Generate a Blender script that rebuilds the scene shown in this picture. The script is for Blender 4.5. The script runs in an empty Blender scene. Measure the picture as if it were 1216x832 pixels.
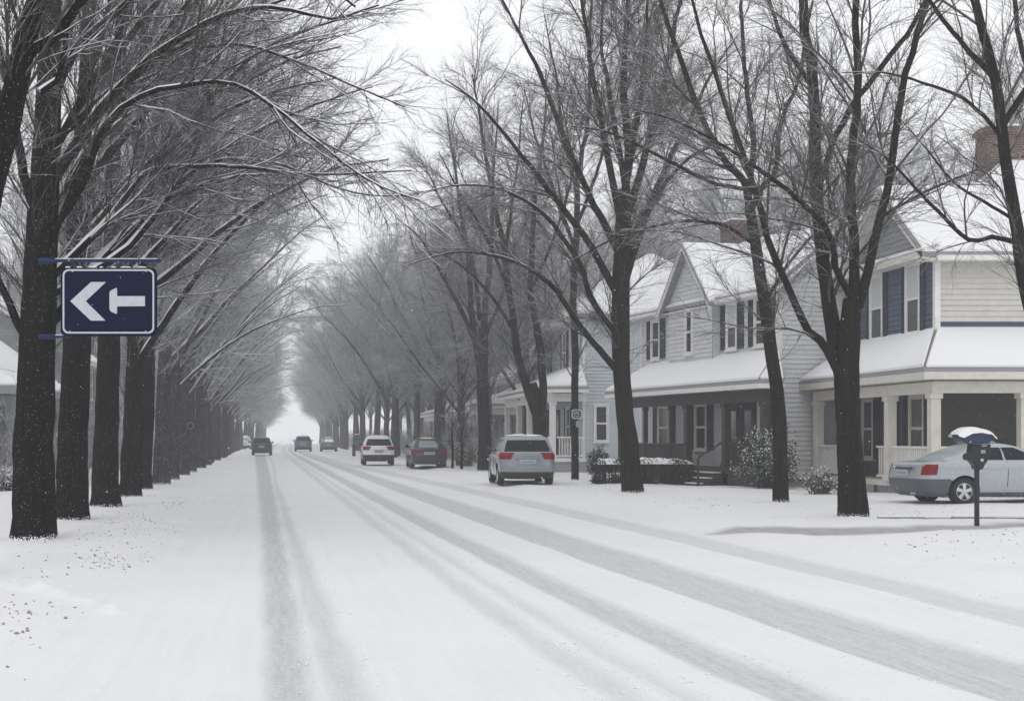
import bpy, bmesh, math, random
import numpy as np
from mathutils import Matrix, Vector

# ------------------------------------------------------------------ camera, sky, sun, exposure
scene = bpy.context.scene
COL = scene.collection
F, PX, HOR, CH = 1700.0, 345.0, 519.0, 1.6          # focal length in photo pixels, vanishing column, horizon row, camera height
cd = bpy.data.cameras.new('camera'); cam = bpy.data.objects.new('camera', cd); COL.objects.link(cam)
cam.location = (0, 0, CH); cam.rotation_euler = (math.radians(90), 0, 0)
cd.sensor_width = 36; cd.lens = 36 * F / 1216
cd.shift_x = (608 - PX) / 1216; cd.shift_y = (HOR - 416) / 1216
cd.clip_start = .1; cd.clip_end = 6000
scene.camera = cam

SUN_EL, SUN_AZ = math.radians(52), math.radians(200)
world = bpy.data.worlds.new('World'); scene.world = world; world.use_nodes = True
nt = world.node_tree; nt.nodes.clear()
sky = nt.nodes.new('ShaderNodeTexSky'); sky.sky_type = 'NISHITA'; sky.sun_disc = False
sky.sun_elevation = SUN_EL; sky.sun_rotation = SUN_AZ
hs = nt.nodes.new('ShaderNodeHueSaturation'); hs.inputs['Saturation'].default_value = .15
mx = nt.nodes.new('ShaderNodeMix'); mx.data_type = 'RGBA'
mx.inputs[0].default_value = .93; mx.inputs[7].default_value = (9.5, 9.55, 9.75, 1)   # overcast cloud sheet
bg = nt.nodes.new('ShaderNodeBackground'); bg.inputs['Strength'].default_value = .1
wo = nt.nodes.new('ShaderNodeOutputWorld')
nt.links.new(sky.outputs[0], hs.inputs['Color']); nt.links.new(hs.outputs[0], mx.inputs[6])
nt.links.new(mx.outputs[2], bg.inputs[0]); nt.links.new(bg.outputs[0], wo.inputs[0])
sd = bpy.data.lights.new('sun', 'SUN'); sd.energy = .5; sd.angle = math.radians(40); sd.color = (1, .98, .95)
sun = bpy.data.objects.new('sun', sd); COL.objects.link(sun)
sdir = Vector((math.sin(SUN_AZ) * math.cos(SUN_EL), math.cos(SUN_AZ) * math.cos(SUN_EL), math.sin(SUN_EL)))
sun.rotation_euler = sdir.to_track_quat('Z', 'Y').to_euler(); sun.location = (0, 0, 60)
scene.view_settings.view_transform = 'Standard'; scene.view_settings.look = 'None'
scene.view_settings.exposure = 0.17; scene.view_settings.gamma = 1
scene.cycles.use_denoising = True
scene.cycles.max_bounces = 5; scene.cycles.diffuse_bounces = 3; scene.cycles.glossy_bounces = 3
scene.cycles.volume_bounces = 3

# ------------------------------------------------------------------ helpers
R = np.random.default_rng(7)

def W3(px, py, Z):                                   # where a photo pixel lies at depth Z
    return np.array([(px - PX) * Z / F, Z, CH - (py - HOR) * Z / F])

def tag(o, label=None, cat=None, group=None, kind=None):
    if label: o['label'] = label
    if cat: o['category'] = cat
    if group: o['group'] = group
    if kind: o['kind'] = kind
    return o

def thing(name, label, cat, loc=(0, 0, 0), rz=0, group=None):
    o = bpy.data.objects.new(name, None); COL.objects.link(o)
    o.location = loc; o.rotation_euler = (0, 0, rz); o.empty_display_size = .3
    return tag(o, label, cat, group)

def np_mesh(name, V, quads, mat, parent=None, smooth=True, tris=None):
    V = np.asarray(V, np.float32)
    quads = np.asarray(quads, np.int32).reshape(-1, 4) if len(quads) else np.zeros((0, 4), np.int32)
    tris = np.zeros((0, 3), np.int32) if tris is None or len(tris) == 0 else np.asarray(tris, np.int32).reshape(-1, 3)
    me = bpy.data.meshes.new(name)
    nl = quads.size + tris.size; npg = len(quads) + len(tris)
    me.vertices.add(len(V)); me.vertices.foreach_set('co', V.ravel())
    me.loops.add(nl); me.loops.foreach_set('vertex_index', np.concatenate([quads.ravel(), tris.ravel()]))
    me.polygons.add(npg)
    ls = np.concatenate([np.arange(len(quads)) * 4, quads.size + np.arange(len(tris)) * 3]).astype(np.int32)
    me.polygons.foreach_set('loop_start', ls)
    me.polygons.foreach_set('use_smooth', np.full(npg, smooth))
    me.update(calc_edges=True); me.validate()
    me.materials.append(mat)
    o = bpy.data.objects.new(name, me); COL.objects.link(o)
    if parent: o.parent = parent
    return o

class MB:
    """collects polygons; build() links them as one mesh object"""
    def __init__(s, M=None): s.V = []; s.Fc = []; s.M = M
    def add(s, pts, faces):
        b = len(s.V)
        for p in pts:
            p = Vector(p)
            s.V.append(s.M @ p if s.M else p)
        s.Fc += [[b + i for i in f] for f in faces]
        return s
    def poly(s, pts): return s.add(pts, [list(range(len(pts)))])
    def box(s, x0, x1, y0, y1, z0, z1):
        p = [(x, y, z) for z in (z0, z1) for y in (y0, y1) for x in (x0, x1)]
        return s.add(p, [(0, 2, 3, 1), (4, 5, 7, 6), (0, 1, 5, 4), (2, 6, 7, 3), (0, 4, 6, 2), (1, 3, 7, 5)])
    def ext(s, pts, vec):
        n = len(pts); vec = Vector(vec)
        q = [Vector(p) for p in pts] + [Vector(p) + vec for p in pts]
        f = [list(range(n))[::-1], list(range(n, 2 * n))] + [(i, (i + 1) % n, n + (i + 1) % n, n + i) for i in range(n)]
        return s.add(q, f)
    def bar(s, a, b, w, h):                           # rectangular bar from a to b
        a, b = Vector(a), Vector(b); d = (b - a).normalized()
        up = Vector((0, 0, 1)) if abs(d.z) < .95 else Vector((0, 1, 0))
        sx = d.cross(up).normalized() * w / 2; sy = sx.cross(d).normalized() * h / 2
        return s.ext([a - sx - sy, a + sx - sy, a + sx + sy, a - sx + sy], b - a)
    def tube(s, pts, radii, n=10):
        P = np.array([[*p] for p in pts], float); r = np.array(radii if hasattr(radii, '__len__') else [radii] * len(P), float)
        V, Q = tube_arrays(P[None], r[None], n)
        k = len(P)
        s.add(V.tolist(), Q.tolist())
        b = len(V)
        s.Fc.append([len(s.V) - b + i for i in range(n)][::-1]); s.Fc.append([len(s.V) - n + i for i in range(n)])
        return s
    def lathe(s, prof, axis='z', c=(0, 0, 0), n=20, cap=True):
        pts = []; c = Vector(c)
        for r, h in prof:
            for k in range(n):
                a = 2 * math.pi * k / n; u, v = r * math.cos(a), r * math.sin(a)
                pts.append(c + Vector({'z': (u, v, h), 'x': (h, u, v), 'y': (u, h, v)}[axis]))
        f = []
        for i in range(len(prof) - 1):
            for k in range(n): f.append((i * n + k, i * n + (k + 1) % n, (i + 1) * n + (k + 1) % n, (i + 1) * n + k))
        if cap: f.append(list(range(n))[::-1]); f.append(list(range((len(prof) - 1) * n, len(prof) * n)))
        return s.add(pts, f)
    def build(s, name, mat, parent=None, smooth=False, bevel=0, seg=2, fix=True):
        me = bpy.data.meshes.new(name)
        me.from_pydata([tuple(v) for v in s.V], [], s.Fc)
        if fix:
            bm = bmesh.new(); bm.from_mesh(me); bmesh.ops.recalc_face_normals(bm, faces=bm.faces); bm.to_mesh(me); bm.free()
        me.materials.append(mat)
        o = bpy.data.objects.new(name, me); COL.objects.link(o)
        if parent: o.parent = parent
        if smooth:
            for p in me.polygons: p.use_smooth = True
        if bevel:
            m = o.modifiers.new('bevel', 'BEVEL'); m.width = bevel; m.segments = seg; m.limit_method = 'ANGLE'; m.angle_limit = math.radians(40)
        return o

def unit(v): return v / np.maximum(np.linalg.norm(v, axis=-1, keepdims=True), 1e-9)

def tube_arrays(P, r, S):
    N, K, _ = P.shape
    T = np.empty_like(P); T[:, 1:-1] = P[:, 2:] - P[:, :-2]; T[:, 0] = P[:, 1] - P[:, 0]; T[:, -1] = P[:, -1] - P[:, -2]
    T = unit(T); m = unit(T.mean(1)); ref = np.zeros((N, 3)); ax = np.argmin(np.abs(m), 1); ref[np.arange(N), ax] = 1
    n1 = unit(np.cross(T, ref[:, None, :])); n2 = np.cross(T, n1)
    a = np.arange(S) * 2 * np.pi / S
    V = P[:, :, None, :] + r[:, :, None, None] * (np.cos(a)[None, None, :, None] * n1[:, :, None, :] + np.sin(a)[None, None, :, None] * n2[:, :, None, :])
    idx = np.arange(N * K * S).reshape(N, K, S)
    A = idx[:, :-1]; B = idx[:, 1:]
    Q = np.stack([A, np.roll(A, -1, 2), np.roll(B, -1, 2), B], -1).reshape(-1, 4)
    return V.reshape(-1, 3), Q

_lat = np.random.default_rng(3).random((256, 256))
def vnoise(x, y):
    xi = np.floor(x).astype(int); yi = np.floor(y).astype(int); fx = x - xi; fy = y - yi
    fx = fx * fx * (3 - 2 * fx); fy = fy * fy * (3 - 2 * fy)
    g = lambda a, b: _lat[a & 255, b & 255]
    return ((g(xi, yi) * (1 - fx) + g(xi + 1, yi) * fx) * (1 - fy) + (g(xi, yi + 1) * (1 - fx) + g(xi + 1, yi + 1) * fx) * fy) * 2 - 1
def sst(a, b, x): t = np.clip((x - a) / (b - a), 0, 1); return t * t * (3 - 2 * t)

# ------------------------------------------------------------------ materials
def mat(name, color, rough=.7, metal=0, spec=.5, bump=None, var=None, coat=0, alpha=None):
    m = bpy.data.materials.new(name); m.use_nodes = True; t = m.node_tree; b = t.nodes['Principled BSDF']
    b.inputs['Base Color'].default_value = (*color, 1); b.inputs['Roughness'].default_value = rough
    b.inputs['Metallic'].default_value = metal; b.inputs['Specular IOR Level'].default_value = spec
    if coat: b.inputs['Coat Weight'].default_value = coat; b.inputs['Coat Roughness'].default_value = .08
    tc = None
    if bump or var: tc = t.nodes.new('ShaderNodeTexCoord')
    if bump:                                          # (scale, strength, distance)
        n = t.nodes.new('ShaderNodeTexNoise'); n.inputs['Scale'].default_value = bump[0]; n.inputs['Detail'].default_value = 5
        bp = t.nodes.new('ShaderNodeBump'); bp.inputs['Strength'].default_value = bump[1]; bp.inputs['Distance'].default_value = bump[2]
        t.links.new(tc.outputs['Object'], n.inputs['Vector']); t.links.new(n.outputs[0], bp.inputs['Height']); t.links.new(bp.outputs[0], b.inputs['Normal'])
    if var:                                           # (scale, second colour, lo, hi)
        n = t.nodes.new('ShaderNodeTexNoise'); n.inputs['Scale'].default_value = var[0]; n.inputs['Detail'].default_value = 6
        mr = t.nodes.new('ShaderNodeMapRange'); mr.inputs[1].default_value = var[2]; mr.inputs[2].default_value = var[3]
        x = t.nodes.new('ShaderNodeMix'); x.data_type = 'RGBA'; x.inputs[6].default_value = (*color, 1); x.inputs[7].default_value = (*var[1], 1)
        t.links.new(tc.outputs['Object'], n.inputs['Vector']); t.links.new(n.outputs[0], mr.inputs[0]); t.links.new(mr.outputs[0], x.inputs[0])
        t.links.new(x.outputs[2], b.inputs['Base Color'])
    return m

def bark_mat(name, color, lay, lay_lo=.3, lay_hi=.75, speck=.0, furrow=False):
    """bark with snow lying on upward faces and wind-blown flecks"""
    m = bpy.data.materials.new(name); m.use_nodes = True; t = m.node_tree; b = t.nodes['Principled BSDF']; L = t.links.new; N = t.nodes.new
    b.inputs['Roughness'].default_value = .95; b.inputs['Specular IOR Level'].default_value = .04
    tc = N('ShaderNodeTexCoord'); geo = N('ShaderNodeNewGeometry'); sp = N('ShaderNodeSeparateXYZ'); L(geo.outputs['Normal'], sp.inputs[0])
    mr = N('ShaderNodeMapRange'); mr.inputs[1].default_value = lay_lo; mr.inputs[2].default_value = lay_hi; L(sp.outputs[2], mr.inputs[0])
    nz = N('ShaderNodeTexNoise'); nz.inputs['Scale'].default_value = 5; nz.inputs['Detail'].default_value = 4; L(tc.outputs['Object'], nz.inputs['Vector'])
    nm = N('ShaderNodeMapRange'); nm.inputs[1].default_value = .38; nm.inputs[2].default_value = .6; nm.inputs[4].default_value = lay; L(nz.outputs[0], nm.inputs[0])
    mu = N('ShaderNodeMath'); mu.operation = 'MULTIPLY'; L(mr.outputs[0], mu.inputs[0]); L(nm.outputs[0], mu.inputs[1])
    fac = mu.outputs[0]
    if speck:
        vo = N('ShaderNodeTexVoronoi'); vo.inputs['Scale'].default_value = 30; L(tc.outputs['Object'], vo.inputs['Vector'])
        n2 = N('ShaderNodeTexNoise'); n2.inputs['Scale'].default_value = 3.5; n2.inputs['Detail'].default_value = 6; L(tc.outputs['Object'], n2.inputs['Vector'])
        th = N('ShaderNodeMath'); th.operation = 'MULTIPLY'; th.inputs[1].default_value = speck; L(n2.outputs[0], th.inputs[0])
        lt = N('ShaderNodeMath'); lt.operation = 'LESS_THAN'; L(vo.outputs['Distance'], lt.inputs[0]); L(th.outputs[0], lt.inputs[1])
        ma = N('ShaderNodeMath'); ma.operation = 'MAXIMUM'; L(fac, ma.inputs[0]); L(lt.outputs[0], ma.inputs[1]); fac = ma.outputs[0]
    if speck:
        so = N('ShaderNodeSeparateXYZ'); L(tc.outputs['Object'], so.inputs[0])
        nf = N('ShaderNodeTexNoise'); nf.inputs['Scale'].default_value = 45; nf.inputs['Detail'].default_value = 5; L(tc.outputs['Object'], nf.inputs['Vector'])
        mf = N('ShaderNodeMapRange'); mf.inputs[1].default_value = .42; mf.inputs[2].default_value = .68; mf.inputs[3].default_value = .06; mf.inputs[4].default_value = .17; L(nf.outputs[0], mf.inputs[0])
        lf = N('ShaderNodeMath'); lf.operation = 'LESS_THAN'; L(so.outputs[2], lf.inputs[0]); L(mf.outputs[0], lf.inputs[1])
        mz = N('ShaderNodeMath'); mz.operation = 'MAXIMUM'; L(fac, mz.inputs[0]); L(lf.outputs[0], mz.inputs[1]); fac = mz.outputs[0]
    bn = N('ShaderNodeTexNoise'); bn.inputs['Scale'].default_value = 9; bn.inputs['Detail'].default_value = 6
    mp = N('ShaderNodeMapping'); mp.inputs['Scale'].default_value = (1.6, 1.6, .22); L(tc.outputs['Object'], mp.inputs[0]); L(mp.outputs[0], bn.inputs['Vector'])
    c0 = N('ShaderNodeMix'); c0.data_type = 'RGBA'; c0.inputs[6].default_value = (*[c * .25 for c in color], 1); c0.inputs[7].default_value = (*[c * 2.6 for c in color], 1)
    L(bn.outputs[0], c0.inputs[0])
    mx = N('ShaderNodeMix'); mx.data_type = 'RGBA'; mx.inputs[7].default_value = (.78, .80, .83, 1)
    L(fac, mx.inputs[0]); L(c0.outputs[2], mx.inputs[6]); L(mx.outputs[2], b.inputs['Base Color'])
    if furrow:
        bp = N('ShaderNodeBump'); bp.inputs['Strength'].default_value = 1; bp.inputs['Distance'].default_value = .05
        L(bn.outputs[0], bp.inputs['Height']); L(bp.outputs[0], b.inputs['Normal'])
    return m

def snow_ground_mat():
    m = bpy.data.materials.new('fallen_snow'); m.use_nodes = True; t = m.node_tree; b = t.nodes['Principled BSDF']; L = t.links.new; N = t.nodes.new
    b.inputs['Roughness'].default_value = .65; b.inputs['Specular IOR Level'].default_value = .25
    tc = N('ShaderNodeTexCoord'); at = N('ShaderNodeAttribute'); at.attribute_name = 'track'
    # streaky slush in the wheel tracks
    mp = N('ShaderNodeMapping'); mp.inputs['Scale'].default_value = (9, .5, 1); L(tc.outputs['Object'], mp.inputs[0])
    n1 = N('ShaderNodeTexNoise'); n1.inputs['Scale'].default_value = 2.0; n1.inputs['Detail'].default_value = 8; n1.inputs['Roughness'].default_value = .65; L(mp.outputs[0], n1.inputs['Vector'])
    mr = N('ShaderNodeMapRange'); mr.inputs[1].default_value = .3; mr.inputs[2].default_value = .7; mr.inputs[3].default_value = .55; mr.inputs[4].default_value = 1.0; L(n1.outputs[0], mr.inputs[0])
    mu = N('ShaderNodeMath'); mu.operation = 'MULTIPLY'; L(at.outputs['Fac'], mu.inputs[0]); L(mr.outputs[0], mu.inputs[1])
    ng = N('ShaderNodeTexNoise'); ng.inputs['Scale'].default_value = 22; ng.inputs['Detail'].default_value = 8; ng.inputs['Roughness'].default_value = .75; L(tc.outputs['Object'], ng.inputs['Vector'])
    rg_ = N('ShaderNodeMapRange'); rg_.inputs[1].default_value = .38; rg_.inputs[2].default_value = .62; rg_.inputs[3].default_value = .62; rg_.inputs[4].default_value = 1.12; L(ng.outputs[0], rg_.inputs[0])
    mg = N('ShaderNodeMath'); mg.operation = 'MULTIPLY'; L(mu.outputs[0], mg.inputs[0]); L(rg_.outputs[0], mg.inputs[1]); mu = mg
    # faint lengthwise streaks of swept snow over the whole carriageway
    mq = N('ShaderNodeMapping'); mq.inputs['Scale'].default_value = (5, .12, 1); L(tc.outputs['Object'], mq.inputs[0])
    nq = N('ShaderNodeTexNoise'); nq.inputs['Scale'].default_value = 1.4; nq.inputs['Detail'].default_value = 9; nq.inputs['Roughness'].default_value = .7; L(mq.outputs[0], nq.inputs['Vector'])
    rq = N('ShaderNodeMapRange'); rq.inputs[1].default_value = .48; rq.inputs[2].default_value = .75; rq.inputs[4].default_value = .16; L(nq.outputs[0], rq.inputs[0])
    aq = N('ShaderNodeAttribute'); aq.attribute_name = 'verge'; iq = N('ShaderNodeMath'); iq.operation = 'SUBTRACT'; iq.inputs[0].default_value = .75; L(aq.outputs['Fac'], iq.inputs[1])
    xq = N('ShaderNodeMath'); xq.operation = 'MULTIPLY'; L(rq.outputs[0], xq.inputs[0]); L(iq.outputs[0], xq.inputs[1])
    sq = N('ShaderNodeMath'); sq.operation = 'MAXIMUM'; L(mu.outputs[0], sq.inputs[0]); L(xq.outputs[0], sq.inputs[1])
    n0 = N('ShaderNodeTexNoise'); n0.inputs['Scale'].default_value = .5; n0.inputs['Detail'].default_value = 5; L(tc.outputs['Object'], n0.inputs['Vector'])
    c1 = N('ShaderNodeMix'); c1.data_type = 'RGBA'; c1.inputs[6].default_value = (.74, .745, .76, 1); c1.inputs[7].default_value = (.83, .833, .842, 1); L(n0.outputs[0], c1.inputs[0])
    c2 = N('ShaderNodeMix'); c2.data_type = 'RGBA'; c2.inputs[7].default_value = (.39, .40, .425, 1); L(sq.outputs[0], c2.inputs[0]); L(c1.outputs[2], c2.inputs[6])
    ad = N('ShaderNodeAttribute'); ad.attribute_name = 'bare'
    c4 = N('ShaderNodeMix'); c4.data_type = 'RGBA'; c4.inputs[7].default_value = (.27, .265, .255, 1); m4 = N('ShaderNodeMath'); m4.operation = 'MULTIPLY'; L(ad.outputs['Fac'], m4.inputs[0]); L(mr.outputs[0], m4.inputs[1]); L(m4.outputs[0], c4.inputs[0]); L(c2.outputs[2], c4.inputs[6])
    av = N('ShaderNodeAttribute'); av.attribute_name = 'verge'
    vo = N('ShaderNodeTexVoronoi'); vo.inputs['Scale'].default_value = 11; L(tc.outputs['Object'], vo.inputs['Vector'])
    n3 = N('ShaderNodeTexNoise'); n3.inputs['Scale'].default_value = .9; n3.inputs['Detail'].default_value = 7; n3.inputs['Roughness'].default_value = .7; L(tc.outputs['Object'], n3.inputs['Vector'])
    m3 = N('ShaderNodeMapRange'); m3.inputs[1].default_value = .45; m3.inputs[2].default_value = .75; m3.inputs[4].default_value = .34; L(n3.outputs[0], m3.inputs[0])
    l3 = N('ShaderNodeMath'); l3.operation = 'LESS_THAN'; L(vo.outputs['Distance'], l3.inputs[0]); L(m3.outputs[0], l3.inputs[1])
    v3 = N('ShaderNodeMath'); v3.operation = 'MULTIPLY'; L(l3.outputs[0], v3.inputs[0]); L(av.outputs['Fac'], v3.inputs[1])
    c3 = N('ShaderNodeMix'); c3.data_type = 'RGBA'; c3.inputs[7].default_value = (.36, .355, .34, 1); L(v3.outputs[0], c3.inputs[0]); L(c4.outputs[2], c3.inputs[6])
    L(c3.outputs[2], b.inputs['Base Color'])
    n2 = N('ShaderNodeTexNoise'); n2.inputs['Scale'].default_value = 14; n2.inputs['Detail'].default_value = 9; n2.inputs['Roughness'].default_value = .7; L(tc.outputs['Object'], n2.inputs['Vector'])
    bp = N('ShaderNodeBump'); bp.inputs['Strength'].default_value = .55; bp.inputs['Distance'].default_value = .035; L(n2.outputs[0], bp.inputs['Height']); L(bp.outputs[0], b.inputs['Normal'])
    return m

M = {}
M['snow'] = mat('snow', (.80, .805, .82), .7, spec=.25, bump=(9, .4, .03))
M['ground'] = snow_ground_mat()
M['bark'] = bark_mat('dark_bark', (.0075, .0072, .0072), .9, .55, .9, speck=.17, furrow=True)
M['bark_r'] = bark_mat('grey_brown_bark', (.011, .0103, .010), .8, .6, .95, speck=.12, furrow=True)
M['twig'] = bark_mat('twig_bark', (.040, .039, .039), .95, .1, .75)
M['twig_r'] = bark_mat('grey_twig_bark', (.055, .053, .052), .9, .1, .75)
M['bark_rime'] = bark_mat('haze_toned_bark', (.034, .034, .036), .95, .3, .8, speck=.3, furrow=True)  # base grey lightened to paint in distance haze; the flecks are snow
M['twig_rime'] = bark_mat('haze_toned_rimed_twig', (.17, .172, .177), .95, -.1, .6)  # rime, plus a pale base colour standing in for distance haze
M['branch_snow'] = mat('branch_snow', (.80, .805, .82), .7, spec=.2, bump=(30, .6, .02))
M['slate_blue'] = mat('slate_blue_paint', (.065, .09, .135), .7, var=(6, (.08, .105, .15), .35, .7))
M['cream'] = mat('cream_paint', (.60, .585, .545), .7, var=(4, (.52, .51, .485), .35, .75))
M['white'] = mat('white_paint', (.78, .77, .75), .55, var=(5, (.68, .675, .66), .4, .8))
M['trim_cream'] = mat('cream_trim', (.70, .67, .60), .6, var=(5, (.60, .575, .52), .4, .8))
M['siding2'] = mat('pale_grey_siding', (.64, .65, .665), .7, var=(3, (.57, .58, .60), .35, .75))
M['siding3'] = mat('pale_blue_siding', (.56, .60, .635), .7, var=(3, (.50, .54, .58), .35, .75))
M['siding4'] = mat('grey_siding', (.30, .31, .33), .7, var=(3, (.25, .26, .28), .35, .75))
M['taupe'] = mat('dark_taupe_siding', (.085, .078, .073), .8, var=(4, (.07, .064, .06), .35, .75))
M['darkwood'] = mat('dark_brown_wood', (.032, .025, .025), .65, var=(8, (.05, .04, .038), .4, .8))
M['shutter_blue'] = mat('dark_blue_shutter', (.028, .042, .075), .6)
M['shutter_dark'] = mat('charcoal_shutter', (.035, .04, .05), .6)
M['shingle'] = mat('dark_shingle', (.30, .30, .31), .9, bump=(25, .5, .02))
M['brick'] = None
M['glass'] = mat('window_glass', (.035, .04, .045), .07, spec=.7)
M['curtain'] = mat('white_curtain', (.55, .57, .6), .8)
M['interior'] = mat('dark_interior', (.02, .02, .022), .8)
M['concrete'] = mat('concrete', (.36, .355, .35), .85, bump=(30, .4, .01), var=(3, (.28, .275, .27), .35, .7))
M['sign_blue'] = mat('navy_sign_paint', (.001, .005, .030), .6, spec=.03, var=(14, (.002, .008, .040), .4, .8))
M['bracket_blue'] = mat('blue_bracket_paint', (.005, .017, .07), .5, spec=.2, var=(20, (.02, .045, .12), .4, .8))
M['sign_white'] = mat('sign_white', (.55, .57, .62), .6, spec=.1, var=(16, (.48, .50, .55), .4, .8))
M['black_metal'] = mat('black_metal', (.010, .012, .017), .45, spec=.4, var=(18, (.02, .023, .03), .45, .8))
M['meter_blue'] = mat('meter_blue', (.007, .024, .072), .4)
M['lcd'] = mat('pale_display', (.30, .32, .31), .3)
M['rubber'] = mat('rubber', (.012, .012, .013), .8)
M['alloy'] = mat('alloy_rim', (.55, .56, .58), .3, metal=.85)
M['rim_dark'] = mat('rim_dark', (.03, .03, .032), .5)
M['plastic'] = mat('black_plastic', (.022, .023, .026), .55)
M['bumper_grey'] = mat('grey_bumper', (.075, .082, .10), .45)
M['red_lens'] = mat('red_lens', (.20, .005, .009), .3, spec=.25)
M['white_lens'] = mat('clear_lens', (.65, .58, .55), .15)
M['plate'] = mat('licence_plate', (.40, .43, .48), .4)
M['plate_mark'] = mat('plate_mark', (.22, .27, .36), .5)
M['car_glass'] = mat('car_glass', (.014, .019, .021), .08, spec=.08)
M['car_glass_frost'] = mat('frosted_car_glass', (.30, .36, .39), .35, spec=.5, var=(5, (.18, .23, .25), .4, .7))
M['silver'] = mat('silver_paint', (.27, .30, .335), .3, metal=.3, coat=.5, var=(9, (.24, .27, .30), .4, .75))
M['silver_pale'] = mat('pale_silver_paint', (.38, .415, .44), .3, metal=.3, coat=.5, var=(9, (.34, .37, .40), .4, .75))
M['white_car'] = mat('white_car_paint', (.72, .73, .75), .3, coat=.5)
M['dark_car'] = mat('dark_grey_paint', (.022, .026, .036), .3, metal=.2, coat=.6)
M['black_car'] = mat('charcoal_paint', (.035, .036, .042), .35, metal=.2, coat=.5)
M['blue_car'] = mat('blue_grey_paint', (.10, .115, .15), .35, metal=.2, coat=.5)
M['hedge'] = mat('hedge_leaf', (.022, .024, .022), .8)
M['shrub'] = mat('shrub_leaf', (.055, .065, .055), .8)
M['shrub_pale'] = mat('pale_shrub_twig', (.12, .115, .10), .85)
M['litter'] = mat('dead_leaf', (.27, .265, .255), .9)
M['lid_snow'] = M['snow']

def brick_mat():
    m = bpy.data.materials.new('red_brick'); m.use_nodes = True; t = m.node_tree; b = t.nodes['Principled BSDF']; L = t.links.new; N = t.nodes.new
    tc = N('ShaderNodeTexCoord'); sp = N('ShaderNodeSeparateXYZ'); L(tc.outputs['Object'], sp.inputs[0])
    ad = N('ShaderNodeMath'); L(sp.outputs[0], ad.inputs[0]); L(sp.outputs[1], ad.inputs[1])
    cb = N('ShaderNodeCombineXYZ'); L(ad.outputs[0], cb.inputs[0]); L(sp.outputs[2], cb.inputs[1])
    br = N('ShaderNodeTexBrick'); br.inputs['Scale'].default_value = 1; br.inputs['Brick Width'].default_value = .22; br.inputs['Row Height'].default_value = .075; br.inputs['Mortar Size'].default_value = .008
    br.inputs['Color1'].default_value = (.125, .058, .05, 1); br.inputs['Color2'].default_value = (.085, .044, .04, 1); br.inputs['Mortar'].default_value = (.24, .20, .18, 1)
    L(cb.outputs[0], br.inputs['Vector']); L(br.outputs[0], b.inputs['Base Color']); b.inputs['Roughness'].default_value = .9
    return m
M['brick'] = brick_mat()

# ------------------------------------------------------------------ ground and road
def far_shift(Z): return -2.0 * sst(40, 175, Z)
def road_l(Z): return -2.0 + far_shift(Z)
def road_r(Z): return 7.2 + far_shift(Z)
# wheel tracks: rows of (photo row, left edge, right edge), strength, depth
TRACKS = [
    ([(541, 304, 314), (545, 303, 316), (560, 304, 322), (600, 307, 331), (650, 311, 341), (700, 314, 348), (760, 317, 360), (832, 320, 372)], .9, .035),
    ([(570, 322, 328), (600, 333, 343), (660, 347, 365), (700, 356, 380), (735, 366, 398), (832, 388, 444)], .62, .02),
    ([(545, 348, 353), (560, 357, 366), (625, 440, 458), (680, 514, 536), (735, 590, 622), (832, 722, 772)], .50, .02),
    ([(545, 356, 360), (560, 368, 373), (625, 461, 470), (702, 596, 615), (832, 800, 835)], .45, .015),
    ([(541, 356, 364), (560, 375, 388), (610, 468, 494), (667, 590, 630), (755, 750, 812), (832, 925, 1010)], .85, .035),
    ([(541, 370, 384), (545, 376, 391), (560, 400, 422), (590, 488, 524), (622, 582, 638), (685, 728, 838), (735, 918, 1055), (810, 1125, 1310), (832, 1180, 1390)], .85, .04),
    ([(545, 392, 404), (560, 440, 458), (597, 580, 634), (655, 870, 946), (735, 1180, 1264), (832, 1550, 1690)], .55, .025),
]
TR = []
for rows, st, dp in TRACKS:
    Z = np.array([F * CH / (y - HOR) for y, a, b in rows]); a = np.array([(q[1] - PX) for q in rows]) * Z / F; b = np.array([(q[2] - PX) for q in rows]) * Z / F
    q = 1 / Z; qq = np.linspace(q.min(), q.max(), 60); pc = np.polyfit(q, (a + b) / 2 * q, 2); ph = np.polyfit(q, (b - a) / 2 * q, 1)
    TR.append((qq, np.polyval(pc, qq) / qq, np.clip(np.polyval(ph, qq) / qq, .04, .6), st, dp))

def track_field(X, Z):
    mask = np.zeros_like(X); dep = np.zeros_like(X); iz = 1 / np.maximum(Z, 3.0)
    for q, c, hw, st, dp in TR:
        hw = hw * .92; cx = np.interp(iz, q, c); h = np.interp(iz, q, hw)
        far = Z > 1 / q[0]; cx = cx + np.where(far, far_shift(Z) - far_shift(1 / q[0]), 0)
        h = h + .025 * vnoise(Z * .7 + 31 * dp, X * .2) + .006 * vnoise(Z * 4, X + 9)
        d = np.abs(X - cx + .012 * vnoise(Z * .3, X * 0 + 50 * dp))
        m = 1 - sst(h - .09, h + .11, d)
        mask = np.maximum(mask, m * st); dep = np.maximum(dep, m * dp + 0) - .012 * np.exp(-((d - h - .12) / .07) ** 2)
    # scuffed slush between the right-hand tracks
    return mask, dep

def drive_mask(X, Z):                                   # wet bare driveway apron on the right verge
    zc = np.interp(X, [6.8, 7.6, 9, 11, 13, 17, 30], [23.6, 23.6, 23.3, 24.2, 24.9, 25.6, 26.6])
    hw = np.interp(X, [6.9, 7.4, 8.2, 9, 10.5, 13, 20], [.1, .6, 1.25, 1.1, .7, .6, .6])
    d = np.abs(Z - zc + .25 * vnoise(X * 1.1, Z * .3) + .12 * vnoise(X * 3.1, Z))
    return (1 - sst(hw * .85 - .3, hw * .85 + .3, d)) * (X > 6.8)

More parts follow.
